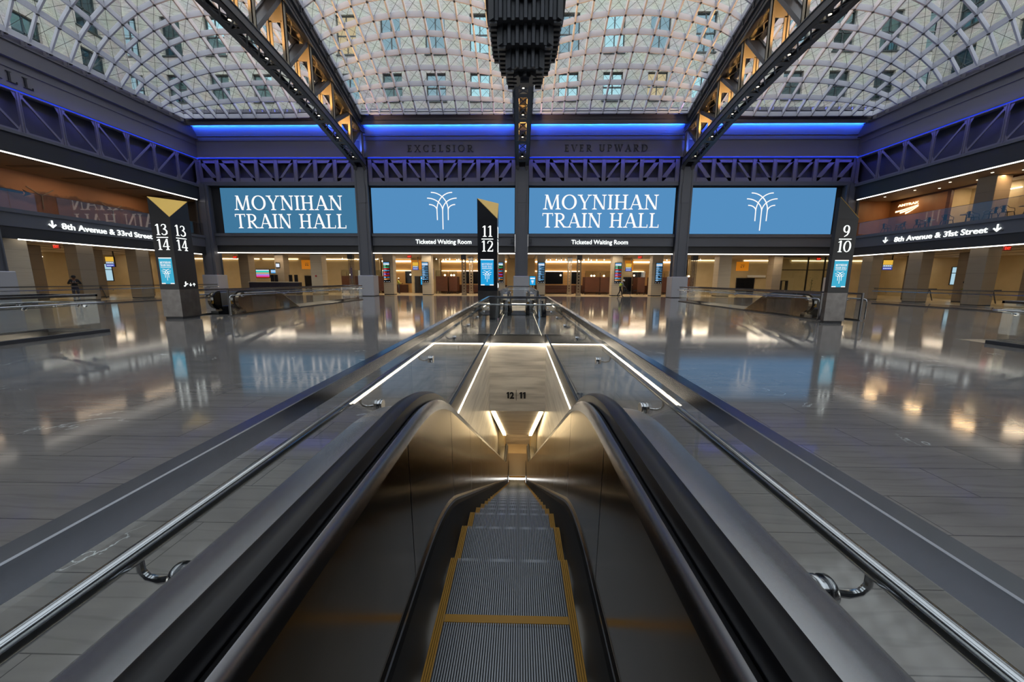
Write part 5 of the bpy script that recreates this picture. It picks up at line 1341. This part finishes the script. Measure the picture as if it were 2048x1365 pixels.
# glass shop front at the right
t = thing('glass_shop_front', 'dark framed glass shop front right of the taupe pillar beside the 9 and 10 pylon', 'shop front', (28.3, 38.6, 0))
b = MB()
for x in (-2.7, .35, 2.0, 3.6): b.box(x-.05, x+.05, -.05, .05, 0, 3.96)
for z in (0, 2.62, 3.9): b.box(-2.7, 3.6, -.04, .04, z, z+.07)
b.build('frame', 'black', t)
for a, d in ((-2.65, .3), (.4, 1.95), (2.05, 3.55)):
    for z0, z1 in ((.07, 2.62), (2.69, 3.9)): b = MB(); b.box(a, d, -.01, .01, z0, z1); b.build('pane', 'room_glass', t)
t = thing('shelf_cabinet', 'dark shelving behind the glass shop front', 'cabinet', (27.5, 41.0, 0))
b = MB(); b.box(-.95, .95, -.2, .2, 0, .5); b.box(-.95, .95, -.2, .2, 1.55, 1.62)
for x in (-.95, -.3, .3, .92): b.box(x, x+.05, -.2, .2, .5, 1.55)
b.build('frame', 'cloth_black', t)
for x, y, s in ((27.9, 42.4, 1.), (30.6, 40.4, 1.15)):
    t = thing('potted_plant', 'leafy plant '+('behind the shelving in the shop front' if x < 29 else 'at the end of the glass shop front by the 9 and 10 pylon'), 'plant', (x, y, 0)); b = MB(); b.lathe((0, 0, 0), [(.14, 0), (.2, .35), (.18, .35)], 12); b.build('pot', 'steel_dark', t)
    b = MB(); random.seed(int(x))
    for i in range(70):
        a = random.uniform(0, 6.28); r = random.uniform(.05, .4)*s; z = random.uniform(.45, 1.7)*s; p = Vector((r*math.cos(a), r*math.sin(a), z)); d = Vector((math.cos(a), math.sin(a), random.uniform(-.3, .5)))*.16; u = Vector((-math.sin(a), math.cos(a), 0))*.05
        b.poly([p-u*.2, p+d*.5-u, p+d, p+d*.5+u])
    b.tube([(0, 0, .3), (0, 0, 1.5*s)], .02, 5); b.build('foliage', 'leaf', t)

# ------------------------------------------------------------------ ground floor side concourses
for s in (-1, 1):
    X = XL if s < 0 else XR; nm = 'left' if s < 0 else 'right'
    b = MB(); b.box(*sorted((X, X+s*17)), YN, 36, 3.77, 3.95); struct(b.build(f'ceiling_{nm}', 'ceiling_white'))
    b = MB(); b.box(*sorted((X+s*12, X+s*12.3)), YN, 48, 0, 4.0); struct(b.build(f'wall_concourse_{nm}', 'cream_wall'))
    b = MB()
    for o in (2.6, 5.2, 8.2): b.box(*sorted((X+s*o, X+s*(o+.16))), YN, 35.5, 3.755, 3.775)
    struct(b.build('trim_12' if s < 0 else 'trim_13', 'black'))
    for y in (32, 26, 20, 12): lamp('concourse_fill', X+s*6.8, y, 3.73, .18, 3.2, 80)  # added fill for the side concourse, not a fixture
    for y in (31, 25, 19): lamp('concourse_fill', X+s*1.8, y, 3.73, .12, 2.0, 14)
    for i, y in enumerate((32.6, 28.7, 24.8)):
        w = ['nearest the end wall', 'second from the end wall', 'third from the end wall'][i]
        pillar(*sorted((X+s*.45, X+s*1.3)), y, y+1.0, 3.77, f'tall taupe stone pillar {w} in the {nm} side concourse, front row', 'taupe_stone')
        pillar(*sorted((X+s*4.5, X+s*5.4)), y+.3, y+1.3, 3.77, f'dark taupe stone pillar {w} in the {nm} side concourse, rear row', 'taupe_stone')
    if s < 0:
        pillar(X-1.6, X-.3, 21.0, 22.2, 3.77, 'broad pale limestone pillar at the left edge of the photo', 'limestone')
    for y, l in ((30.5, 'end wall'), (25.5, 'camera')):
        b = MB(); b.box(*sorted((X+s*11.9, X+s*11.97)), y-1.4, y+1.4, 3.3, 3.36); tag(b.build('wall_strip_light', 'led_warm'), f'thin light line on the back wall of the {nm} side concourse towards the {l}', 'light')
# windows, signs and exit signs of the side concourses
def street_window(x, y, s, n):
    t = struct(bpy.data.objects.new(f'window_{n}', None)); col.objects.link(t); t.location = (x, y, 1.25)
    b = MB()
    for a in (-.8, 0, .8): b.box(-.05, .05, a-.04, a+.04, 0, 1.7)
    for z in (0, 1.1, 1.66): b.box(-.05, .05, -.8, .8, z, z+.06)
    b.build('window_frame', 'black', t); b = MB(); b.box(-.01, .01, -.8, .8, 0, 1.7); b.build('pane', 'day_window', t)
street_window(XL-11.95, 36.5, -1, 1); street_window(XR+11.95, 36.2, 1, 2)
way_sign(31.3, 33.2, 2.55, .8, 'hanging way sign between the first and second pillars of the right side concourse', 0, 3.77); way_sign(34.2, 29.9, 2.5, .8, 'hanging way sign between the second and third pillars of the right side concourse', 0, 3.77); way_sign(34.6, 25.2, 2.4, .8, 'hanging way sign at the right edge of the photo', 0, 3.77)
way_sign(-37.0, 28.3, 2.5, .7, 'hanging way sign beside the pale pillar at the left edge of the photo', 0, 3.77); way_sign(-34.3, 31.3, 2.5, .7, 'hanging way sign behind the pillars of the left side concourse', 0, 3.77); way_sign(-30.3, 37.5, 2.45, .55, 'hanging way sign right of the 13 and 14 pylon')
exit_sign(-31.3, 23.4, 3.45, 'red EXIT sign over the left side concourse, nearer the pale pillar', R(0)); exit_sign(-30.4, 24.6, 3.45, 'red EXIT sign over the left side concourse, second from the pale pillar'); exit_sign(29.5, 23.9, 3.45, 'red EXIT sign over the right side concourse')
# folded trestle barriers by the back walls of the side concourses
def barrier(x, y, label):
    t = thing('trestle_barrier', label, 'barrier', (x, y, 0), 0, 'folding barriers in the side concourses')
    b = MB(); b.box(-1.1, 1.1, -.04, .04, .92, 1.0); b.build('top_bar', 'steel_dark', t)
    for sx in (-.55, .55):
        for d in (-.35, .35): b = MB(); b.bar((sx+d, 0, 0), (sx, 0, .94), .05, .05); b.build('leg', 'steel_dark', t)
barrier(33.6, 32.2, 'grey trestle barrier between the first two pillars of the right side concourse'); barrier(33.9, 28.2, 'grey trestle barrier between the second and third pillars of the right side concourse'); barrier(-33.0, 28.6, 'grey trestle barrier behind the left side concourse pillars')

# ------------------------------------------------------------------ balconies
def chair_mesh(t):
    b = MB(); b.bbox(-.2, .2, -.2, .2, .435, .455, .02); b.build('seat', 'cloth_black', t)
    b = MB()
    pts = [(-.21, -.2, .45), (-.24, -.15, .62), (-.24, .12, .68), (-.2, .21, .8), (0, .24, .84), (.2, .21, .8), (.24, .12, .68), (.24, -.15, .62), (.21, -.2, .45)]
    b.tube(pts, .014, 6); b.build('arm_frame', 'cloth_black', t, True)
    b = MB(); b.box(-.09, .09, .2, .215, .45, .82); b.build('backrest', 'cloth_black', t)
    for sx in (-1, 1):
        for sy in (-1, 1): b = MB(); b.bar((sx*.19, sy*.19, .44), (sx*.24, sy*.26, 0), .03, .03); b.build('leg', 'cloth_black', t)
CH = thing('cafe_chair', 'black metal cafe chair on the lounge balcony', 'chair', (30.1, 32.5, 5.42), R(75), 'cafe chairs on the lounge balcony'); chair_mesh(CH)
seats = [(32.5, 75, 'nearest the end wall'), (31.5, 250, 'second from the end wall, facing away'), (30.3, 80, 'third from the end wall'), (29.4, 265, 'fourth from the end wall'), (28.2, 100, 'fifth from the end wall'), (26.9, 75, 'sixth from the end wall'), (25.5, 255, 'seventh from the end wall'), (24.9, 80, 'eighth from the end wall'), (23.9, 270, 'ninth from the end wall')]
for i, (y, a, l) in enumerate(seats):
    lb = 'black cafe chair on the lounge balcony, '+l
    if i == 0: CH.location = (30.1, y, 5.42); CH['label'] = lb
    else: dup(CH, (30.0+.25*(i % 3), y, 5.42), R(a), lb)
TB = thing('cafe_table', 'small round cafe table', 'table', (30.75, 32.0, 5.42), 0, 'cafe tables on the lounge balcony')
b = MB(); b.lathe((0, 0, .70), [(.30, 0), (.31, .012), (.30, .025)], 24); b.build('table_top', 'stone_block', TB); b = MB(); b.lathe((0, 0, .02), [(.04, 0), (.03, .68)], 10); b.build('column', 'steel_dark', TB); b = MB(); b.lathe((0, 0, 0), [(.22, 0), (.22, .015), (.05, .03)], 18); b.build('base', 'steel_dark', TB)
for i, (y, l) in enumerate(((32.0, 'nearest the end wall'), (29.9, 'before the illuminated rail logo'), (27.5, 'before the lounge door'), (26.2, 'between two chairs left of the tall pillar'), (24.4, 'beyond the tall pillar'))):
    lb = 'small round cafe table on the lounge balcony, '+l
    if i == 0: TB['label'] = lb
    else: dup(TB, (30.75, y, 5.42), 0, lb)
for s in (-1, 1):
    X = XL if s < 0 else XR; nm = 'left' if s < 0 else 'right'
    b = MB(); b.box(*sorted((X, X+s*9)), YN, 36, 5.3, 5.42); struct(b.build(f'floor_balcony_{nm}', 'taupe_stone'))
    b = MB(); b.box(*sorted((X, X+s*9)), YN, 36, 8.53, 8.7); struct(b.build(f'ceiling_balcony_{nm}', 'ceiling_lounge'))
    t = thing('balcony_glass', f'frameless glass balustrade along the {"mural" if s < 0 else "lounge"} balcony', 'railing', (X-s*.08, 0, 5.42))
    for i in range(18): y0 = 8.0+1.5*i; b = MB(); b.box(-.008, .008, y0+.01, y0+1.49, .0, 1.06); b.build('glass_panel', 'lounge_glass', t)
    b = MB(); b.box(-.02, .02, 8, 35, 1.06, 1.08); b.build('top_rail', 'stainless_dark', t)
    b = MB(); b.box(*sorted((X+s*.2, X+s*.5)), 34.75, 35.1, 5.42, 8.53); b.box(*sorted((X+s*.0, X+s*.1)), 34.35, 34.45, 3.77, 8.53); struct(b.build('trim_14' if s < 0 else 'trim_15', 'steel_dark'))
# left: sunset mural wall
b = MB(); b.box(XL-4.6, XL-4.5, YN, 35.9, 5.42, 8.53); tag(b.build('mural_wall', 'mural_sunset'), 'glowing orange sunset mural along the left balcony', 'mural', None, 'structure')
b = MB(); b.box(XL-4.5, XL, 35.6, 35.9, 5.42, 8.53); struct(b.build('wall_balcony_left', 'fascia_dark'))
b = MB()
for y in (21.5, 24.4, 27.3, 30.2, 33.): b.box(XL-3.6, XL-1.0, y, y+.35, 8.515, 8.535)
struct(b.build('trim_16', 'black'))
def bird(o, ux, s):
    t = thing('mural_ornament', 'dark wind turbine shape on the sunset mural, '+('nearer the photo edge' if o[1] < 29 else 'nearer the 13 and 14 pylon'), 'ornament', o, 0, 'turbine shapes on the mural')
    for i, a in enumerate((35, 150, 268)):
        b = MB(); d = Vector((0, math.cos(R(a)), math.sin(R(a)))); b.bar((0, 0, 0), d*s, .05, .03, (1, 0, 0)); b.build('blade', 'taupe_stone', t)
bird((XL-4.47, 26.7, 7.2), None, .9); bird((XL-4.47, 31.3, 7.0), None, .9)
for y in (32, 27, 22, 15): lamp('mural_lamp', XL-3.2, y, 8.45, .15, 3.4, 26, (1., .74, .5))
# a dark arrow-shaped banner rod seen over the left balcony edge
t = thing('arrow_banner', 'dark arrow shaped bar above the balcony edge at the left edge of the photo', 'ornament', (XL-.6, 21.4, 6.52))
b = MB(); b.box(-.02, .02, -2.2, 1.3, -.06, .06); b.build('shaft', 'steel_dark', t); b = MB(); b.prism([(0, 1.3, -.2), (0, 1.7, 0), (0, 1.3, .2), (0, 1.42, 0)], (.03, 0, 0)); b.build('head', 'steel_dark', t)
# right: lounge front
WX = XR+3.6
b = MB(); b.box(WX, WX+.1, 30.6, 35.9, 5.42, 8.53); b.box(XR+.3, WX, 35.2, 35.5, 5.42, 8.53); struct(b.build('wall_lounge_wood', 'wood_warm'))
b = MB(); b.box(WX+1.6, WX+1.7, 12, 30.8, 5.42, 8.53); b.box(WX+.1, WX+1.7, 30.6, 30.75, 5.42, 8.53); struct(b.build('wall_lounge', 'cream_wall'))
b = MB(); b.box(WX-.1, WX+.1, 30.4, 30.65, 5.42, 8.53); b.box(WX-.02, WX+.05, 24, 35.2, 8.4, 8.53); struct(b.build('trim_17', 'wood'))
pillar(XR+2.2, XR+3.2, 26.6, 27.7, 3.11, 'tall taupe pillar on the lounge balcony right of the lounge door', 'taupe_stone').location.z = 5.42
b = MB(); b.box(WX+1.55, WX+1.6, 28.6, 29.5, 5.42, 7.45); tag(b.build('lounge_door', 'wood'), 'brown door under the red exit sign on the lounge balcony', 'door')
t = exit_sign(WX+1.5, 29.05, 7.65, 'red EXIT sign over the lounge balcony door', R(90) if False else R(-90))
# illuminated rail company logo
t = thing('rail_logo', 'glowing warm logo of three curved rails under letters on the wood lounge wall', 'sign', (WX-.05, 33.6, 7.3))
sans_text('lettering', 'AMTRAK', (0, .85, .60), (0, -1, 0), (0, 0, 1), .2, 'letter_warm', t, .004, .015, 1.7)
for k, (a0, a1, c0, c1) in enumerate(((1.0, -.85, .22, .50), (.58, -.86, .09, .45), (.12, -.87, -.02, .40))):
    b = MB(); P0 = []; n = 14
    for i in range(n+1):
        u = i/n; y = a0+(a1-a0)*u; z = c0+(c1-c0)*(u**1.35); w = .05*(1-u)+.018; P0.append((y, z, w))
    for (y, z, w), (y2, z2, w2) in zip(P0, P0[1:]): b.prism([(0, y, z-w), (0, y2, z2-w2), (0, y2, z2+w2), (0, y, z+w)], (-.02, 0, 0))
    b.build('rail_stripe', 'letter_warm', t)
b = MB(); b.box(WX+1.45, WX+1.58, 27.6, 30.2, 7.95, 8.0); tag(b.build('wall_strip_light', 'led_warm'), 'warm light line above the red exit sign of the lounge', 'light')
b = MB(); b.box(WX+1.4, WX+1.5, 23, 25.6, 8.0, 8.06); tag(b.build('wall_strip_light', 'led_warm'), 'warm light line in the lounge right of the tall balcony pillar', 'light')
for i, (x, y) in enumerate(((30.4, 33.4), (30.4, 31.0), (31.6, 30.4), (30.4, 28.6), (31.6, 28.0), (30.4, 26.2), (31.6, 25.6), (30.4, 23.9), (31.6, 23.3), (33.5, 26.2))):
    t = thing('recessed_light', 'small round recessed light in the lounge balcony ceiling, '+ORD[i]+' from the end wall', 'light', (x, y, 8.525), 0, 'recessed lights of the lounge balcony')
    b = MB(); b.lathe((0, 0, -.012), [(.07, 0), (.07, .012)], 12); b.build('lens', 'downlight', t)
for y in (33.2, 29.5, 26, 21, 15): lamp('lounge_lamp', XR+2.6, y, 8.47, .2, 1.2, 42, (1., .66, .34))
for y in (28.8, 24.5, 18): lamp('lounge_lamp', WX+.9, y, 8.47, .2, 1.6, 45, (1., .76, .5))
t = thing('shelf_cabinet', 'wooden lattice shelf cabinet in the lounge right of the tall balcony pillar', 'cabinet', (WX+1.4, 24.6, 5.42))
b = MB(); b.box(-.15, .15, -1.5, 1.5, 0, .1); b.box(-.15, .15, -1.5, 1.5, 2.4, 2.5)
for i in range(7): y = -1.5+i*.49; b.box(-.15, .15, y, y+.06, .1, 2.4)
for z in (.6, 1.2, 1.8): b.box(-.13, .13, -1.5, 1.5, z, z+.04)
b.build('frame', 'wood_warm', t)

# ------------------------------------------------------------------ people
def person(label, loc, rz, J, cloth, hat=None, vest=None, group=None):
    """one continuous skinned body; J overrides joints (x right, y forward, z up)"""
    D = dict(pel=(0, 0, .95), spi=(0, .0, 1.12), che=(0, 0, 1.32), nec=(0, .01, 1.46), hd0=(0, .03, 1.53), hd1=(0, .04, 1.62), hd2=(0, .03, 1.70),
             shL=(-.17, 0, 1.40), elL=(-.22, -.02, 1.12), wrL=(-.21, .08, .88), haL=(-.20, .12, .80), shR=(.17, 0, 1.40), elR=(.22, -.02, 1.12), wrR=(.21, .08, .88), haR=(.20, .12, .80),
             hiL=(-.09, 0, .90), knL=(-.10, .03, .50), anL=(-.10, -.02, .09), toL=(-.11, .15, .035), hiR=(.09, 0, .90), knR=(.10, .03, .50), anR=(.10, -.02, .09), toR=(.11, .15, .035))
    D.update(J)
    r = dict(pel=.125, spi=.12, che=.145, nec=.055, hd0=.07, hd1=.092, hd2=.06, shL=.075, shR=.075, elL=.045, elR=.045, wrL=.03, wrR=.03, haL=.034, haR=.034, hiL=.095, hiR=.095, knL=.062, knR=.062, anL=.042, anR=.042, toL=.036, toR=.036)
    E = [('pel', 'spi'), ('spi', 'che'), ('che', 'nec'), ('nec', 'hd0'), ('hd0', 'hd1'), ('hd1', 'hd2')]
    for s in 'LR': E += [('che', 'sh'+s), ('sh'+s, 'el'+s), ('el'+s, 'wr'+s), ('wr'+s, 'ha'+s), ('pel', 'hi'+s), ('hi'+s, 'kn'+s), ('kn'+s, 'an'+s), ('an'+s, 'to'+s)]
    keys = list(D); P = [Vector(D[k]) for k in keys]; ed = [(keys.index(a), keys.index(c)) for a, c in E]; rad = [r[k] for k in keys]
    # fingers: five short unequal chains per hand
    for s in 'LR':
        h = keys.index('ha'+s); d = (P[h]-P[keys.index('wr'+s)]).normalized(); sd = d.cross(Vector((0, 1, .3))).normalized()
        for k in range(5):
            o = (k-2)*.017; L = (.05, .072, .08, .074, .058)[k]
            if k == 0: a1 = P[h]-d*.02+sd*-.03; a2 = a1+(d*.5-sd*.7)*.045
            else: a1 = P[h]+sd*o+d*.03; a2 = a1+(d+Vector((0, .25, 0)))*L*.7
            i1 = len(P); P += [a1, a2]; rad += [.009, .007]; ed += [(h, i1), (i1, i1+1)]
    me = bpy.data.meshes.new('body'); me.from_pydata([tuple(p) for p in P], ed, [])
    o = bpy.data.objects.new('body', me); col.objects.link(o)
    m = o.modifiers.new('skin', 'SKIN'); me.update()
    sv = me.skin_vertices[0].data
    for i, q in enumerate(rad): sv[i].radius = (q, q*.85 if keys[i:i+1] and keys[i] in ('pel', 'spi', 'che') else q)
    sv[0].use_root = True
    s2 = o.modifiers.new('sub', 'SUBSURF'); s2.levels = 2; s2.render_levels = 2
    bpy.context.view_layer.update()
    nm = bpy.data.meshes.new_from_object(o.evaluated_get(bpy.context.evaluated_depsgraph_get()))
    bpy.data.objects.remove(o)
    t = thing('person', label, 'person', loc, rz, group)
    for mm in ('skin', cloth[0], cloth[1], 'black'): nm.materials.append(MATS[mm])
    seg = [(P[a], P[c], keys[a] if a < len(keys) else 'f', keys[c] if c < len(keys) else 'f') for a, c in ed]
    def near(p):
        best = (9, None)
        for a, c, ka, kc in seg:
            ab = c-a; u = max(0, min(1, (p-a).dot(ab)/max(ab.length_squared, 1e-6))); dd_ = (p-a-ab*u).length
            if dd_ < best[0]: best = (dd_, ka, kc, u)
        return best
    for f in nm.polygons:
        _, ka, kc, u = near(f.center); mi = 0
        if kc in ('spi', 'che') or kc[:2] in ('sh', 'el', 'wr'): mi = 1
        if kc == 'nec' and u < .5: mi = 1
        if kc[:2] in ('hi', 'kn', 'an') or (ka == 'pel' and kc == 'spi' and u < .3): mi = 2
        if kc[:2] == 'to' or (kc[:2] == 'an' and u > .93): mi = 3
        f.material_index = mi; f.use_smooth = True
    body = bpy.data.objects.new('body', nm); col.objects.link(body); body.parent = t
    hd = Vector(D['hd1']); up = (Vector(D['hd2'])-Vector(D['hd0'])).normalized()
    q = up.to_track_quat('Z', 'Y').to_matrix().to_4x4()
    def hp(v): return hd+q.to_3x3() @ Vector(v)
    b = MB(); b.poly([hp((-.012, .085, -.03)), hp((.012, .085, -.03)), hp((0, .125, -.035)), ]); b.poly([hp((-.012, .09, .02)), hp((0, .12, -.035)), hp((-.014, .085, -.035))]); b.poly([hp((.012, .09, .02)), hp((0, .12, -.035)), hp((.014, .085, -.035))])
    for sx in (-1, 1): b.sphere(hp((sx*.092, -.005, -.01)), .02, 6, 4)
    b.build('face', 'skin', t)
    b = MB()
    for sx in (-1, 1): b.sphere(hp((sx*.032, .086, .015)), .009, 6, 4)
    b.box(*[c for c in (0, 0, 0, 0, 0, 0)]) if False else None
    b.build('eyes', 'black', t)
    h = MB()
    prof = [(.104, -.005), (.108, .035), (.092, .085), (.055, .115), (.002, .122)]
    h.lathe((0, 0, 0), prof, 14)
    if hat == 'helmet': h.lathe((0, .012, 0), [(.128, -.004), (.13, .01), (.104, .016)], 14)
    h.v = [tuple(hd+q.to_3x3() @ Vector(v)) for v in h.v]
    h.build('hard_hat' if hat == 'helmet' else 'hair', 'helmet_white' if hat == 'helmet' else 'cloth_black', t, True)
    if vest:
        b = MB(); c = Vector(D['che']); s_ = Vector(D['spi']); p = Vector(D['pel']); n = Vector(D['nec']); rings = []
        for (cc, rx, ry) in ((n*.45+c*.55, .13, .11), (c, .175, .15), (s_*.5+c*.5, .165, .14), (s_, .155, .135), (p*.6+s_*.4, .16, .14)):
            rings.append([tuple(cc+Vector((rx*math.cos(2*math.pi*k/16), ry*math.sin(2*math.pi*k/16), 0))) for k in range(16)])
        b.strip(rings, True); b.build('safety_vest', vest, t, True)
        b = MB()
        for cc in (s_*.8+p*.2,): b.strip([[tuple(cc+Vector((.172*math.cos(2*math.pi*k/16), .150*math.sin(2*math.pi*k/16), dz))) for k in range(16)] for dz in (-.025, .025)], True)
        b.build('reflective_band', 'cloth_grey', t)
    return t
lean = dict(spi=(0, .05, 1.10), che=(0, .14, 1.27), nec=(0, .22, 1.38), hd0=(0, .27, 1.43), hd1=(0, .31, 1.50), hd2=(0, .33, 1.575), shL=(-.17, .16, 1.33), shR=(.17, .16, 1.33), elL=(-.22, .12, 1.06), elR=(.21, .26, 1.07), wrL=(-.12, .34, .98), wrR=(.10, .45, .95), haL=(-.07, .40, .96), haR=(.05, .50, .92))
stride = dict(knL=(-.10, .20, .50), anL=(-.10, .24, .09), toL=(-.11, .40, .035), knR=(.10, -.04, .50), anR=(.10, -.26, .11), toR=(.11, -.10, .035))
mat('vest_olive', rgb(150, 150, 60), .7)
person('person in yellow safety vest and white hard hat pushing a floor tool', (9.42, 35.75, 0), R(-90), {**lean, **stride}, ('cloth_grey', 'cloth_black'), 'helmet', 'vest_yellow')
t = thing('floor_scrubber', 'long handled floor tool with a dark bag held by the worker in a yellow vest', 'cleaning tool', (9.42, 35.75, 0), R(-90))
b = MB(); b.tube([(0, .36, 1.02), (.02, .55, .86), (.02, 1.05, .06)], .014, 8); b.build('pole', 'steel_dark', t, True); b = MB(); b.box(-.2, .24, .98, 1.12, 0.005, .05); b.build('head', 'black', t); b = MB(); b.sphere((.12, .46, .66), .14, 10, 8); b.build('bag', 'cloth_black', t, True)
person('person in olive vest and white hard hat standing behind a limestone pillar', (-13.35, 41.4, 0), R(-80), dict(elR=(.22, .10, 1.14), wrR=(.18, .34, 1.12), haR=(.16, .42, 1.13), elL=(-.22, .06, 1.13), wrL=(-.16, .30, 1.08), haL=(-.14, .38, 1.08)), ('vest_olive' if 'vest_olive' in MATS else 'cloth_grey', 'cloth_navy'), 'helmet', 'vest_olive')
person('person in a dark jacket holding a camera to the chest behind the left side railing', (-29.35, 24.35, 0), R(-130), dict(elL=(-.29, .02, 1.16), wrL=(-.12, .22, 1.22), haL=(-.05, .26, 1.24), elR=(.29, .02, 1.16), wrR=(.12, .22, 1.22), haR=(.05, .26, 1.24), hd0=(0, .06, 1.53), hd1=(0, .09, 1.60), hd2=(0, .10, 1.68)), ('cloth_black', 'cloth_navy'))
t = thing('camera', 'small dark camera held by the person in a dark jacket', 'camera', (-29.35, 24.35, 0), R(-130)); b = MB(); b.box(-.07, .07, .26, .33, 1.25, 1.34); b.build('housing', 'cloth_grey', t); b = MB(); b.lathe((0, .33, 1.295), [(.035, 0), (.035, .06)], 12, 'y'); b.build('lens', 'black', t)
person('person in a yellow vest leaning over beside a pillar of the right side concourse', (33.6, 28.9, 0), R(60), {**lean}, ('vest_olive', 'cloth_black'), None, 'vest_olive')
t = thing('bucket', 'white bucket by the person leaning over in the right side concourse', 'bucket', (33.2, 28.6, 0)); b = MB(); b.lathe((0, 0, 0), [(.13, 0), (.16, .4), (.15, .4), (.12, .02)], 14); b.build('pail', 'white_paint', t); b = MB(); b.tube([(-.16, 0, .38), (-.1, 0, .5), (.1, 0, .5), (.16, 0, .38)], .008, 6); b.build('handle', 'steel_dark', t)

# ------------------------------------------------------------------ loose things on the hall floor
b = MB(); random.seed(11); rings = []
for z, r in ((0, .17), (.1, .2), (.25, .19), (.4, .15), (.52, .09), (.6, .04), (.68, .06)):
    rings.append([((r*(1+random.uniform(-.14, .14)))*math.cos(2*math.pi*k/14)*.8+z*-.12, r*(1+random.uniform(-.14, .14))*math.sin(2*math.pi*k/14), z) for k in range(14)])
b.strip(rings, True); b.poly(rings[0]); b.poly(rings[-1]); tag(b.build('bin_bag', 'plastic_bag', None, True, (1.03, 15.85, 0)), 'tied black bin bag beside the guard post of the central far escalator', 'bag')
t = thing('spray_bottle', 'small blue bottle standing beside the base of the 9 and 10 pylon', 'bottle', (12.33, 14.8, 0)); b = MB(); b.lathe((0, 0, 0), [(.07, 0), (.075, .02), (.075, .17), (.03, .21), (.03, .24)], 14); b.build('flask', 'blue_plastic', t, True); b = MB(); b.lathe((0, 0, .24), [(.034, 0), (.034, .04)], 12); b.build('cap', 'white_paint', t)
# concrete-grey kerbs that edge the side openings
for c, y0, y1, l in ((OC[0], -1.17, 10.45, 'near opening at the left edge of the photo'), (OC[2], -1.17, 9.55, 'near opening at the right edge of the photo')):
    b = MB(); b.box(-.92, -.80, 0, y1-y0, 0, .09); b.box(.80, .92, 0, y1-y0, 0, .09); b.box(-.92, .92, y1-y0, y1-y0+.12, 0, .09)
    tag(b.build('kerb', 'steel_dark', loc=(c, y0, 0)), 'low dark kerb round the '+l, 'kerb')

for x, l in ((-.75, 'left'), (.95, 'right')):
    b = MB(); b.box(-.09, .09, -.08, .1, 0, .34); b.box(-.02, .02, .1, .3, .12, .2); tag(b.build('loudspeaker', 'steel_dark', loc=(x, 34.85, 4.85)), f'small dark loudspeaker on the beam just {l} of the central steel column', 'loudspeaker')
